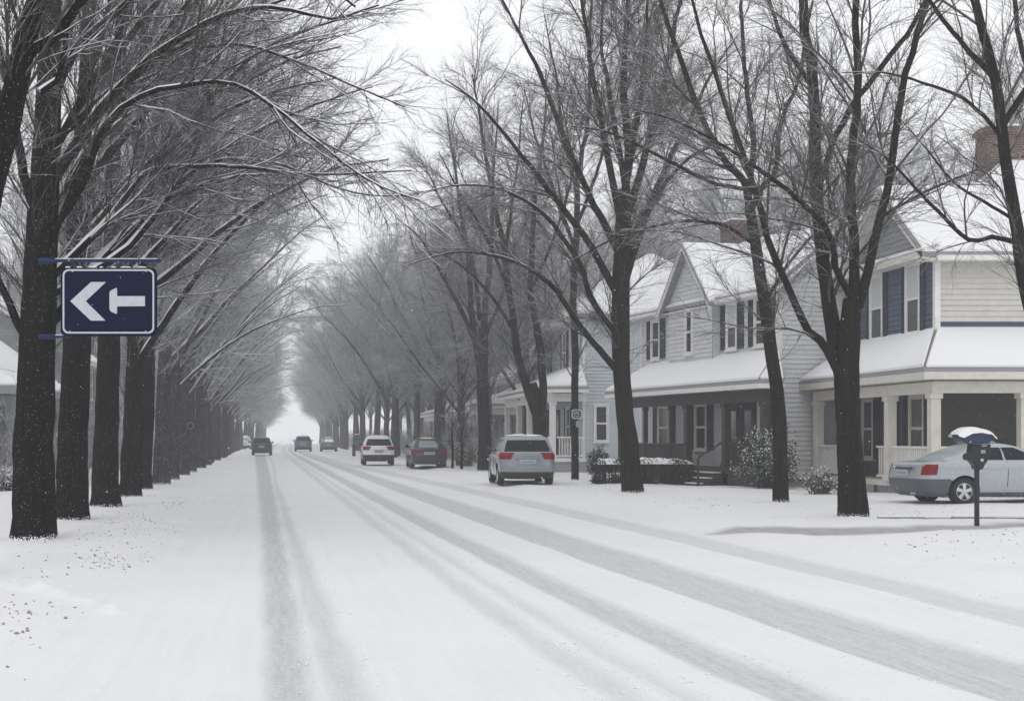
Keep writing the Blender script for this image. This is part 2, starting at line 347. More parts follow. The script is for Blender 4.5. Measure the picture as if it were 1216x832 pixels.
def height(X, Z):
    l, r = road_l(Z), road_r(Z)
    edge = np.minimum(sst(l - .5, l + .45, X), 1 - sst(r - .35, r + .5, X))
    mask, dep = track_field(X, Z)
    base = .085 * (1 - edge)
    fine = np.where(Z < 90, 1.0, 0)
    n = .035 * vnoise(X * .45, Z * .45) + .016 * vnoise(X * 1.6, Z * 1.6) + .007 * vnoise(X * 5, Z * 5) * fine
    h = base + n * (1 - .75 * edge) - dep * edge + .004 * vnoise(X * 9, Z * 4) * edge * fine
    # ridge of pushed-up snow on the left verge
    for (ax, az), (bx, bz), w, hh in (((-2.95, 14.75), (-1.95, 13.75), .11, .10), ((-1.72, 13.35), (-1.62, 13.15), .10, .12)):
        dx, dz = bx - ax, bz - az; t = np.clip(((X - ax) * dx + (Z - az) * dz) / (dx * dx + dz * dz), 0, 1)
        d = np.hypot(X - ax - t * dx, Z - az - t * dz)
        h = h + hh * np.exp(-(d / w) ** 2) * (.75 + .5 * vnoise(X * 6, Z * 6))
    dm = drive_mask(X, Z); h = h * (1 - .25 * dm)
    return h, mask * edge, dm, (1 - edge) * (1 - dm) * .75

Zr = [-60, -30, -12, -4, 0, 2.5]
z = 4.0
while z < 1600: Zr.append(z); z += max(.06, z * .0068) if z < 120 else z * .03
Zr = np.array(Zr + [1700.0])
def strip(name, cols, label=None):
    """cols(Z) -> X positions; one sheet per strip, sharing its edge with the next"""
    Xs = np.stack([cols(zz) for zz in Zr]); Zs = np.repeat(Zr[:, None], Xs.shape[1], 1)
    H, Mk, Ba, Vg = height(Xs, Zs)
    V = np.stack([Xs, Zs, H], -1).reshape(-1, 3); n, k = Xs.shape
    I = np.arange(n * k).reshape(n, k); Q = np.stack([I[:-1, :-1], I[:-1, 1:], I[1:, 1:], I[1:, :-1]], -1).reshape(-1, 4)
    o = np_mesh(name, V, Q, M['ground']); tag(o, kind='structure')
    a = o.data.attributes.new('track', 'FLOAT', 'POINT'); a.data.foreach_set('value', Mk.ravel().astype(np.float32))
    a = o.data.attributes.new('bare', 'FLOAT', 'POINT'); a.data.foreach_set('value', Ba.ravel().astype(np.float32))
    a = o.data.attributes.new('verge', 'FLOAT', 'POINT'); a.data.foreach_set('value', Vg.ravel().astype(np.float32))
    return o
strip('road', lambda zz: np.linspace(road_l(zz), road_r(zz), 230))
gl = np.concatenate([-np.geomspace(1500, 3.2, 40), np.linspace(-3.15, 0, 80)])
strip('left_verge', lambda zz: road_l(zz) + gl)
gr = np.concatenate([np.linspace(0, 10.4, 190), np.geomspace(10.5, 1500, 40)])
strip('right_verge', lambda zz: road_r(zz) + gr)

# ------------------------------------------------------------------ houses
def wall_frame(p0, p1, Mb=None):
    """x along the wall, y outward, z up"""
    d = (Vector((*p1, 0)) - Vector((*p0, 0))).normalized(); n = Vector((d.y, -d.x, 0))
    m = Matrix(((d.x, n.x, 0, p0[0]), (d.y, n.y, 0, p0[1]), (0, 0, 1, 0), (0, 0, 0, 1)))
    return (Mb @ m if Mb else m), (Vector((*p1, 0)) - Vector((*p0, 0))).length

def siding(mb_m, L, z0, z1, apex=None, pitch=.15):
    mb = MB(mb_m); z = z0; top = apex if apex else z1; rr = random.Random(int(L * 100))
    while z < top - 1e-4:
        zb, zt = z, min(z + pitch, top)
        def span(zz):
            if zz <= z1 or not apex: return 0, L
            f = (zz - z1) / (apex - z1) * L / 2; return f, L - f
        a0, a1 = span(zb); b0, b1 = span(zt); o = .036 + rr.uniform(-.004, .004)
        mb.poly([(a0, o, zb), (a1, o, zb), (b1, .006, zt), (b0, .006, zt)])
        mb.poly([(a0, .004, zb), (a1, .004, zb), (a1, o, zb), (a0, o, zb)])
        z += pitch
    mb.poly([(0, 0, z0), (L, 0, z0), (L, 0, z1)] + ([(L / 2, 0, apex)] if apex else []) + [(0, 0, z1)])
    return mb

def window(fr, parent, x, z0, z1, w, frame='white', shutters=None, curtain=False, sw=.32):
    """a sash window on the wall frame fr centred at x"""
    fm = MB(fr); t = .085
    fm.box(x - w / 2 - t, x - w / 2, .0, .095, z0 - .06, z1 + .1); fm.box(x + w / 2, x + w / 2 + t, .0, .095, z0 - .06, z1 + .1)
    fm.box(x - w / 2, x + w / 2, .0, .095, z1, z1 + .1); fm.box(x - w / 2, x + w / 2, 0, .095, z0 - .06, z0)
    fm.box(x - w / 2 - t - .03, x + w / 2 + t + .03, .0, .13, z0 - .11, z0 - .062)
    zm = (z0 + z1) / 2; s = .04
    for a, b in ((z0, zm), (zm, z1)):
        y0, y1 = (.052, .078) if a == z0 else (.047, .068)
        fm.box(x - w / 2, x + w / 2, y0, y1, a, a + s); fm.box(x - w / 2, x + w / 2, y0, y1, b - s + .001, b)
        fm.box(x - w / 2, x - w / 2 + s, y0, y1, a + s, b - s); fm.box(x + w / 2 - s, x + w / 2, y0, y1, a + s, b - s)
    wi = fm.build('window', M[frame], parent)
    g = MB(fr); g.poly([(x - w / 2, .0465, z0), (x + w / 2, .0465, z0), (x + w / 2, .0465, z1), (x - w / 2, .0465, z1)]); g.build('pane', M['glass'], wi, fix=False)
    if curtain:
        c = MB(fr); c.box(x - w / 2 + s, x + w / 2 - s, .0475, .0485, zm + s, z1 - s); c.build('blind', M['curtain'], wi)
    sn = MB(fr); sn.box(x - w / 2 - t, x + w / 2 + t, .097, .128, z0 - .061, z0 - .03); sn.build('sill_snow', M['snow'], wi, bevel=.012)
    if shutters:
        for sd_ in (-1, 1):
            xc = x + sd_ * (w / 2 + t + .02 + sw / 2)
            b = MB(fr); b.box(xc - sw / 2, xc - sw / 2 + .05, .05, .085, z0 - .04, z1 + .06); b.box(xc + sw / 2 - .05, xc + sw / 2, .05, .085, z0 - .04, z1 + .06)
            for zz in (z0 - .04, zm - .04, z1 - .01): b.box(xc - sw / 2 + .05, xc + sw / 2 - .05, .05, .085, zz, zz + .07)
            zz = z0 + .05
            while zz < z1 - .03:
                if abs(zz - zm) > .07:
                    b.add([(xc - sw / 2 + .05, .08, zz), (xc + sw / 2 - .05, .08, zz), (xc + sw / 2 - .05, .054, zz + .05), (xc - sw / 2 + .05, .054, zz + .05)], [(0, 1, 2, 3)])
                zz += .055
            b.box(xc - sw / 2, xc + sw / 2, .012, .049, z0 - .04, z1 + .06)
            b.build('shutter', M[shutters], parent)
    return wi

def door(fr, parent, x, z0, w=.95, h=2.1, matn='darkwood'):
    fm = MB(fr); fm.box(x - w / 2 - .1, x - w / 2, 0, .07, z0, z0 + h + .1); fm.box(x + w / 2, x + w / 2 + .1, 0, .07, z0, z0 + h + .1); fm.box(x - w / 2, x + w / 2, 0, .07, z0 + h, z0 + h + .1)
    fm.box(x - w / 2, x + w / 2, .02, .06, z0, z0 + .9); fm.box(x - w / 2, x - w / 2 + .13, .02, .06, z0 + .9, z0 + h); fm.box(x + w / 2 - .13, x + w / 2, .02, .06, z0 + .9, z0 + h); fm.box(x - w / 2 + .13, x + w / 2 - .13, .02, .06, z0 + h - .15, z0 + h)
    d = fm.build('door', M[matn], parent)
    g = MB(fr); g.poly([(x - w / 2 + .1, .046, z0 + .9), (x + w / 2 - .1, .046, z0 + .9), (x + w / 2 - .1, .046, z0 + h - .1), (x - w / 2 + .1, .046, z0 + h - .1)]); g.build('pane', M['glass'], d, fix=False)
    k = MB(fr); k.lathe([(.0, .0), (.03, .01), (.03, .03), (.012, .05)], 'y', (x + w / 2 - .065, .06, z0 + .98), 10); k.build('handle', M['alloy'], d, smooth=True)
    return d

def roof_plane(parent, mbm, pts, snow=.10, base=.09, name='roof', edge='white'):
    """a sloping roof slab with a blanket of snow on it"""
    pts = [Vector(p) for p in pts]
    r = MB(mbm).ext(pts, (0, 0, -base)).build(name, M['shingle'], parent)
    c = sum(pts, Vector()) / len(pts)
    q = [p + (c - p) * (.05 / max((c - p).length, .1)) + Vector((0, 0, .004)) for p in pts]
    s = MB(mbm).ext(q, (0, 0, snow)).build('roof_snow', M['snow'], r, bevel=min(.04, snow * .45), seg=3)
    return r

def railing(mbm, a, b, z0, z1, parent, matn, gap=.12, bal=.035):
    a, b = Vector(a), Vector(b); L = (b - a).length; d = (b - a) / L; m = MB(mbm)
    m.bar((a.x, a.y, z1), (b.x, b.y, z1), .08, .06); m.bar((a.x, a.y, z0), (b.x, b.y, z0), .06, .06)
    n = max(2, int(L / gap))
    for i in range(1, n):
        p = a + d * (L * i / n); m.box(p.x - bal / 2, p.x + bal / 2, p.y - bal / 2, p.y + bal / 2, z0 + .03, z1 - .03)
    return m.build('railing', M[matn], parent)

def post(mbm, x, y, z0, z1, w, parent, matn, name='porch_post'):
    m = MB(mbm); h = w / 2
    m.box(x - h, x + h, y - h, y + h, z0 + .16, z1 - .14); m.box(x - h * 1.3, x + h * 1.3, y - h * 1.3, y + h * 1.3, z0, z0 + .16); m.box(x - h * 1.3, x + h * 1.3, y - h * 1.3, y + h * 1.3, z1 - .14, z1)
    return m.build(name, M[matn], parent, bevel=.01)

def plain_wall(mbm, p0, p1, z0, z1, parent, matn):
    fr, L = wall_frame(p0, p1, mbm); return siding(fr, L, z0, z1).build('wall', M[matn], parent, fix=False)

# ---- house 1: blue and cream house at the right edge
def house_one():
    L0 = Vector((16.3, 36.3, 0)); h = thing('house', 'blue-fronted house with cream side siding, white wraparound porch and brick chimney at the right edge', 'house', L0)
    T = Matrix.Translation(-L0)
    xf, zn, zf, xb, eave = 17.6, 39.05, 44.35, 31.0, 6.8
    fr, Lf = wall_frame((xf, zf), (xf, zn), T)
    siding(fr, Lf, .35, eave, None).build('wall', M['slate_blue'], h, fix=False)
    fs, Ls = wall_frame((xf, zn), (xb, zn), T)
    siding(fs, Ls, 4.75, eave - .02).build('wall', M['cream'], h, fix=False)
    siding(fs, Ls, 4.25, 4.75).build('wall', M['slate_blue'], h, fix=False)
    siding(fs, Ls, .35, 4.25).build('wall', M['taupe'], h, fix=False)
    plain_wall(T, (xb, zn), (xb, 48.0), .35, eave, h, 'cream'); plain_wall(T, (xb, 48.0), (xf + 2, 48.0), .35, eave, h, 'cream'); plain_wall(T, (xf + 2, 48), (xf + 2, zf), .35, eave, h, 'cream')
    plain_wall(T, (xf + 2, zf), (xf, zf), .35, eave, h, 'slate_blue')
    MB(T).box(xf + .05, xb - .05, zn + .05, 47.9, 0, .36).build('foundation', M['concrete'], h)
    # corner boards
    MB(T).box(xf - .04, xf + .11, zn - .04, zn + .10, .36, eave - .1).build('corner_board', M['white'], h)
    MB(T).box(xf - .04, xf + .1, zf - .1, zf + .04, .36, eave - .1).build('corner_board', M['white'], h)
    # upper windows
    for zc, z0, z1, w in ((42.85, 4.52, 6.4, .78), (40.35, 4.55, 6.45, .78)):
        window(fr, h, zf - zc, z0, z1, w, 'white', 'shutter_blue', curtain=True, sw=.22)
    # lower front windows and door under the porch
    window(fr, h, zf - 40.1, 1.0, 2.7, .8, 'trim_cream', 'shutter_dark', sw=.36); window(fr, h, zf - 43.5, 1.0, 2.7, .7, 'trim_cream', 'shutter_blue', sw=.36)
    door(fr, h, zf - 41.9, .42, .95, 2.15, 'shutter_dark')
    window(fs, h, 6.0, 1.1, 2.7, .9, 'trim_cream'); window(fs, h, 6.0, 4.95, 6.4, .8, 'white')
    # front gable
    fg, Lg = wall_frame((xf, zf + .05), (xf, zn - .05), T)
    ap = 8.74; zm = (zf + zn) / 2; sl = (ap - eave) / ((zf - zn) / 2)
    siding(fg, Lg, eave + .02, eave + .021, ap - .05).build('gable', M['siding4'], h, fix=False)
    ov, go = .45, .55
    en, ef = zn - ov, zf + ov; he = eave - sl * ov
    # roof: the slope over the cream side, running on up to the main ridge
    zr, hr = 43.6, eave + sl * (43.6 - zn)
    roof_plane(h, T, [(xf - go, en, he + .1), (xb + .4, en, he + .1), (xb + .4, zr, hr + .1), (xf + 4.4, zr, hr + .1), (xf + 2.4, zm, ap + .1), (xf - go, zm, ap + .1)])
    roof_plane(h, T, [(xf - go, ef, he + .1), (xf - go, zm + .02, ap + .1), (xf + 2.4, zm + .02, ap + .1), (xf + 2.4, ef, he + .1)])
    roof_plane(h, T, [(xb + .4, zr + .02, hr + .1), (xb + .4, 48.4, eave + .1), (xf + 1.6, 48.4, eave + .1), (xf + 4.4, zr + .02, hr + .1)])
    roof_plane(h, T, [(xf + 2.4, zm + .03, ap + .09), (xf + 4.38, zr + .02, hr + .09), (xf + 1.58, 48.4, eave + .09), (xf + 1.58, zf + .5, eave + .3)])
    # rake boards with their broad soffits, gutter and frieze
    rb = MB(T)
    rb.ext([(xf - go, en, he - .1), (xf - go, zm, ap - .1), (xf - go, zm, ap + .0), (xf - go, en, he + .0)], (.06, 0, 0))
    rb.ext([(xf - go, ef, he - .1), (xf - go, ef, he), (xf - go, zm + .01, ap), (xf - go, zm + .01, ap - .1)], (.06, 0, 0))
    rb.build('rake_board', M['trim_cream'], h)
    sf = MB(T); sf.ext([(xf - go + .06, en, he - .06), (xf - go + .06, zm, ap - .06), (xf, zm, ap - .06), (xf, en, he - .06)], (0, 0, .03))
    sf.ext([(xf - go + .06, ef, he - .06), (xf, ef, he - .06), (xf, zm + .01, ap - .06), (xf - go + .06, zm + .01, ap - .06)], (0, 0, .03)); sf.build('soffit', M['trim_cream'], h)
    MB(T).box(xf - go, xb, en, zn - .03, he - .10, he - .06).build('soffit', M['trim_cream'], h)
    MB(T).box(xf - .2, xb, en - .1, en - .003, he - .11, he + .03).build('gutter', M['white'], h, bevel=.02)
    # eave return under the front gable
    MB(T).box(xf - go, xf - .03, en + .05, ef - .05, eave - .33, eave - .15).build('cornice', M['trim_cream'], h)
    cs = MB(T).ext([(xf - go - .02, en + .03, eave - .147), (xf - .03, en + .03, eave + .05), (xf - .03, ef - .03, eave + .05), (xf - go - .02, ef - .03, eave - .147)], (0, 0, .07)); cs.build('cornice_snow', M['snow'], h, bevel=.02)
    # chimney
    c = MB(T); cx, cz = 21.55, 43.4; c.box(cx - .62, cx + .62, cz - .35, cz + .35, 8.6, 10.95); c.box(cx - .69, cx + .69, cz - .42, cz + .42, 10.73, 10.88)
    ch = c.build('chimney', M['brick'], h); MB(T).box(cx - .6, cx + .6, cz - .33, cz + .33, 10.951, 11.03).build('chimney_snow', M['snow'], ch, bevel=.03)
    # porch
    px0, pz0, pz1, px1, fl, ev, tp = 16.3, 36.3, 44.5, 27.0, .42, 3.14, 4.42
    MB(T).box(px0, xf - .03, pz0, pz1, fl - .14, fl).box(xf - .03, px1, pz0, zn - .03, fl - .14, fl).build('porch_floor', M['trim_cream'], h)
    sk = MB(T)
    for i in range(40): sk.box(px0 + .06, px0 + .09, pz0 + .1 + i * .205, pz0 + .26 + i * .205, -.05, fl - .14)
    for i in range(50): sk.box(px0 + .1 + i * .21, px0 + .26 + i * .21, pz0 + .06, pz0 + .09, -.05, fl - .14)
    sk.build('porch_skirt', M['siding4'], h)
    MB(T).box(px0 + .05, xf, pz0 + .05, pz1, ev - .12, ev - .09).box(xf, px1, pz0 + .05, zn - .03, ev - .12, ev - .09).build('porch_ceiling', M['trim_cream'], h)
    be = MB(T); be.box(px0 - .06, px0 + .16, pz0 - .06, pz1, ev - .42, ev - .125); be.box(px0 + .16, px1, pz0 - .06, pz0 + .16, ev - .42, ev - .125); be.build('porch_beam', M['trim_cream'], h, bevel=.01)
    fa = MB(T); fa.box(px0 - .42, px0 - .36, pz0 - .42, pz1 + .2, ev - .08, ev + .1); fa.box(px0 - .36, px1, pz0 - .42, pz0 - .36, ev - .08, ev + .1); fa.build('fascia', M['trim_cream'], h)
    MB(T).box(px0 - .36, px0 + .06, pz0 - .36, pz1 + .2, ev - .085, ev - .05).box(px0 + .06, px1, pz0 - .36, pz0 + .06, ev - .085, ev - .05).build('soffit', M['trim_cream'], h)
    e0, e1 = (px0 - .42, pz0 - .42), (xf, zn)
    roof_plane(h, T, [(e0[0], e0[1], ev + .19), (e1[0], e1[1], tp + .1), (e1[0], pz1 + .2, tp + .1), (e0[0], pz1 + .2, ev + .19)], name='porch_roof')
    roof_plane(h, T, [(e0[0], e0[1], ev + .19), (px1, e0[1], ev + .19), (px1, e1[1], tp + .1), (e1[0], e1[1], tp + .1)], name='porch_roof')
    for zz in (pz0 + .1, 39.05, pz1 - .15, 41.9): post(T, px0 + .06, zz, fl, ev - .42, .25, h, 'trim_cream')
    for xx in (18.62, 20.9, 23.2, 25.4): post(T, xx, pz0 + .06, fl, ev - .42, .25, h, 'trim_cream')
    for a, b in ((36.53, 38.9), (42.05, 44.2)): railing(T, (px0 + .06, a, 0), (px0 + .06, b, 0), fl + .12, fl + .92, h, 'white')
    for a, b in ((16.5, 18.47), (18.77, 20.75), (21.05, 23.05)): railing(T, (a, pz0 + .06, 0), (b, pz0 + .06, 0), fl + .12, fl + .92, h, 'white')
    railing(T, (px0 + .06, 39.2, 0), (px0 + .06, 39.9, 0), fl + .12, fl + .92, h, 'trim_cream')
    st = MB(T); st.box(px0 - .3, px0 - .003, 39.95, 41.8, -.05, fl - .14); st.box(px0 - .62, px0 - .3, 39.95, 41.8, -.05, .14); s_ = st.build('porch_steps', M['concrete'], h, bevel=.015)
    MB(T).box(px0 - .61, px0 - .31, 40.0, 41.75, .141, .19).build('step_snow', M['snow'], s_, bevel=.02)
    return h
house_one()

# ---- house 2: pale house with dark porch in the middle
def house_two():
    h = thing('house', 'pale grey two-storey house with a dark brown front porch and snowy cross gable', 'house', (14.2, 42.3, 0), math.radians(10))
    x0, ya, yb, xb, ev = 1.4, 2.1, 12.4, 6.6, 6.45
    fr, L = wall_frame((x0, yb), (x0, ya)); siding(fr, L, .3, ev).build('wall', M['siding2'], h, fix=False)
    fs, Ls = wall_frame((x0, ya), (xb, ya)); hr = ev + .8 * 2.6; siding(fs, Ls, .3, ev, hr).build('wall', M['siding2'], h, fix=False)
    fb, Lb = wall_frame((xb, ya), (xb, yb)); siding(fb, Lb, .3, ev).build('wall', M['siding2'], h, fix=False)
    fl_, Ll = wall_frame((xb, yb), (x0, yb)); siding(fl_, Ll, .3, ev, hr).build('wall', M['siding2'], h, fix=False)
    MB().box(x0 + .05, xb - .05, ya + .05, yb - .05, 0, .31).build('foundation', M['concrete'], h)
    MB().box(x0 - .045, x0 + .1, ya - .045, ya + .1, .3, ev - .1).build('corner_board', M['white'], h)
    MB().box(x0 - .045, x0 + .1, yb - .1, yb + .045, .3, ev - .1).build('corner_board', M['white'], h)
    # projecting gable bay
    g0, g1, gx = 5.95, 9.35, 1.12; fg, Lg = wall_frame((gx, g1), (gx, g0)); ga = 8.25
    siding(fg, Lg, 3.9, 6.4, ga - .05).build('gable', M['siding2'], h, fix=False)
    for yy in (g0, g1): MB().box(gx, x0 - .03, yy - .01, yy + .01, 3.9, 6.4).build('wall', M['siding2'], h)
    gm = (g0 + g1) / 2; gs = (ga - 6.4) / ((g1 - g0) / 2); o = .38
    for s in (-1, 1):
        yy = gm + s * ((g1 - g0) / 2 + o); hh = 6.4 - gs * o
        roof_plane(h, None, [(gx - .35, gm + s * .01, ga + .1), (gx - .35, yy, hh + .1), (3.6, yy, hh + .1), (3.6, gm + s * .01, ga + .1)], snow=.09)
        MB().ext([(gx - .35, gm + s * .01, ga - .1), (gx - .35, yy, hh - .1), (gx - .35, yy, hh + .0), (gx - .35, gm + s * .01, ga)], (.06, 0, 0)).build('rake_board', M['white'], h)
    # main roof
    xr = (x0 + xb) / 2; oy = .35; he = ev - .8 * .4
    roof_plane(h, None, [(x0 - .4, ya - oy, he + .1), (xr - .01, ya - oy, hr + .1), (xr - .01, yb + oy, hr + .1), (x0 - .4, yb + oy, he + .1)])
    roof_plane(h, None, [(xb + .4, ya - oy, he + .1), (xb + .4, yb + oy, he + .1), (xr + .01, yb + oy, hr + .1), (xr + .01, ya - oy, hr + .1)])
    for s, xx in ((-1, x0 - .4), (1, xb + .4)):
        MB().ext([(xr, ya - oy, hr - .12), (xx, ya - oy, he - .12), (xx, ya - oy, he), (xr, ya - oy, hr)], (0, .05, 0)).build('rake_board', M['white'], h)
    for a, b in ((ya - oy, g0 - o - .1), (g1 + o + .1, yb + oy)):
        MB().box(x0 - .5, x0 - .402, a, b, he - .07, he + .05).build('gutter', M['white'], h, bevel=.02)
    MB().box(x0 - .4, x0 - .03, ya - .1, yb + .1, he - .1, he - .06).build('soffit', M['white'], h)
    c = MB(); cy = 9.9; c.box(xr - .4, xr + .4, cy - .45, cy + .45, hr - .4, hr + 1.0); c.box(xr - .46, xr + .46, cy - .51, cy + .51, hr + .82, hr + .94)
    ch = c.build('chimney', M['brick'], h); MB().box(xr - .38, xr + .38, cy - .43, cy + .43, hr + 1.001, hr + 1.07).build('chimney_snow', M['snow'], ch, bevel=.03)
    # upper windows
    window(fr, h, yb - 11.0, 4.55, 5.9, .62, 'white', 'shutter_dark', sw=.36)
    window(fg, h, g1 - 7.65, 4.55, 6.0, .45, 'white', None)
    window(fr, h, yb - 5.05, 4.55, 6.0, .6, 'white', 'shutter_dark', curtain=True, sw=.36)
    window(fr, h, yb - 3.15, 4.55, 6.0, .6, 'white', 'shutter_dark', sw=.36)
    window(fs, h, 2.6, 4.6, 6.0, .7, 'white'); window(fs, h, 2.6, 1.2, 2.7, .7, 'white')
    # porch, dark wood
    fl, pe, pt, py0, py1 = .62, 3.05, 4.2, .35, 11.4
    pg = lambda i=0: [(i, py0 + i), (.3, py0 + i), (x0 - .04, ya - .05 + i), (x0 - .04, py1), (i, py1)]
    MB().ext([(x, y, fl - .15) for x, y in pg()], (0, 0, .15)).build('porch_floor', M['darkwood'], h)
    fp = MB(); fp.box(-.05, .12, py0, py1, pe - .38, pe - .02); fp.bar((.12, py0 + .08, pe - .2), (.32, py0 + .08, pe - .2), .16, .36).bar((.30, py0 + .12, pe - .2), (x0 - .05, ya - .02, pe - .2), .16, .35); fp.build('porch_beam', M['darkwood'], h, bevel=.01)
    MB().ext([(x, y, pe - .12) for x, y in pg(.12)], (0, 0, .06)).build('porch_ceiling', M['darkwood'], h)
    MB().box(-.42, -.37, py0 - .42, py1 + .2, pe, pe + .14).box(-.37, .36, py0 - .42, py0 - .37, pe, pe + .14).bar((.37, py0 - .40, pe + .07), (x0 - .02, ya - .06, pe + .07), .05, .14).build('fascia', M['white'], h)
    MB().box(-.37, -.05, py0 - .37, py1 + .2, pe - .015, pe + .02).box(-.05, .33, py0 - .37, py0, pe - .015, pe + .02).build('soffit', M['siding4'], h)
    roof_plane(h, None, [(-.42, py0 - .42, pe + .23), (x0 - .01, ya, pt + .1), (x0 - .01, py1 + .2, pt + .1), (-.42, py1 + .2, pe + .23)], name='porch_roof', snow=.11)
    roof_plane(h, None, [(-.42, py0 - .42, pe + .23), (.38, py0 - .42, pe + .23), (x0 - .02, ya - .06, pt + .1)], name='porch_roof', snow=.11)
    for yy in (.45, 2.9, 5.6): post(None, .05, yy, fl, pe - .38, .22, h, 'darkwood')
    for yy in (6.9, 9.0, 11.25): post(None, .05, yy, fl, pe - .38, .14, h, 'darkwood')
    railing(None, (.05, 5.75, 0), (.05, 11.2, 0), fl + .05, fl + .75, h, 'darkwood', gap=.09, bal=.06)
    railing(None, (.05, .6, 0), (.05, 2.75, 0), fl + .1, fl + .8, h, 'darkwood')
    sk = MB()
    for i in range(28): sk.box(.02, .05, 5.65 + i * .2, 5.83 + i * .2, 0, fl - .15)
    sk.build('porch_skirt', M['darkwood'], h); sk = MB()
    for i in range(12): sk.box(.02, .05, .4 + i * .2, .58 + i * .2, 0, fl - .15)
    sk.build('porch_skirt', M['darkwood'], h)
    st = MB()
    for i in range(3): st.box(-.3 * (i + 1), -.3 * i - .003, 3.05, 5.4, -.05, fl - .17 * (i + 1) + .01)
    s_ = st.build('porch_steps', M['darkwood'], h)
    for i in range(3): MB().box(-.3 * (i + 1) + .02, -.3 * i - .02, 3.1, 5.35, fl - .17 * (i + 1) + .011, fl - .17 * (i + 1) + .05).build('step_snow', M['snow'], s_, bevel=.015)
    for yy in (3.0, 5.45): MB().bar((-.85, yy, .95), (.05, yy, 1.5), .05, .05).bar((-.85, yy, -.05), (-.85, yy, .95), .06, .06).build('stair_rail', M['darkwood'], h)
    window(fr, h, yb - 10.3, 1.2, 2.7, .8, 'white', 'shutter_dark', sw=.4); window(fr, h, yb - 7.3, 1.2, 2.7, .75, 'white', 'shutter_dark', sw=.4)
    window(fr, h, yb - 2.9, 1.2, 2.7, .6, 'white', 'shutter_dark')
    door(fr, h, yb - 5.1, fl, .9, 2.0, 'shutter_dark'); door(fr, h, yb - 4.0, fl, .8, 2.0, 'shutter_dark')
    return h
house_two()

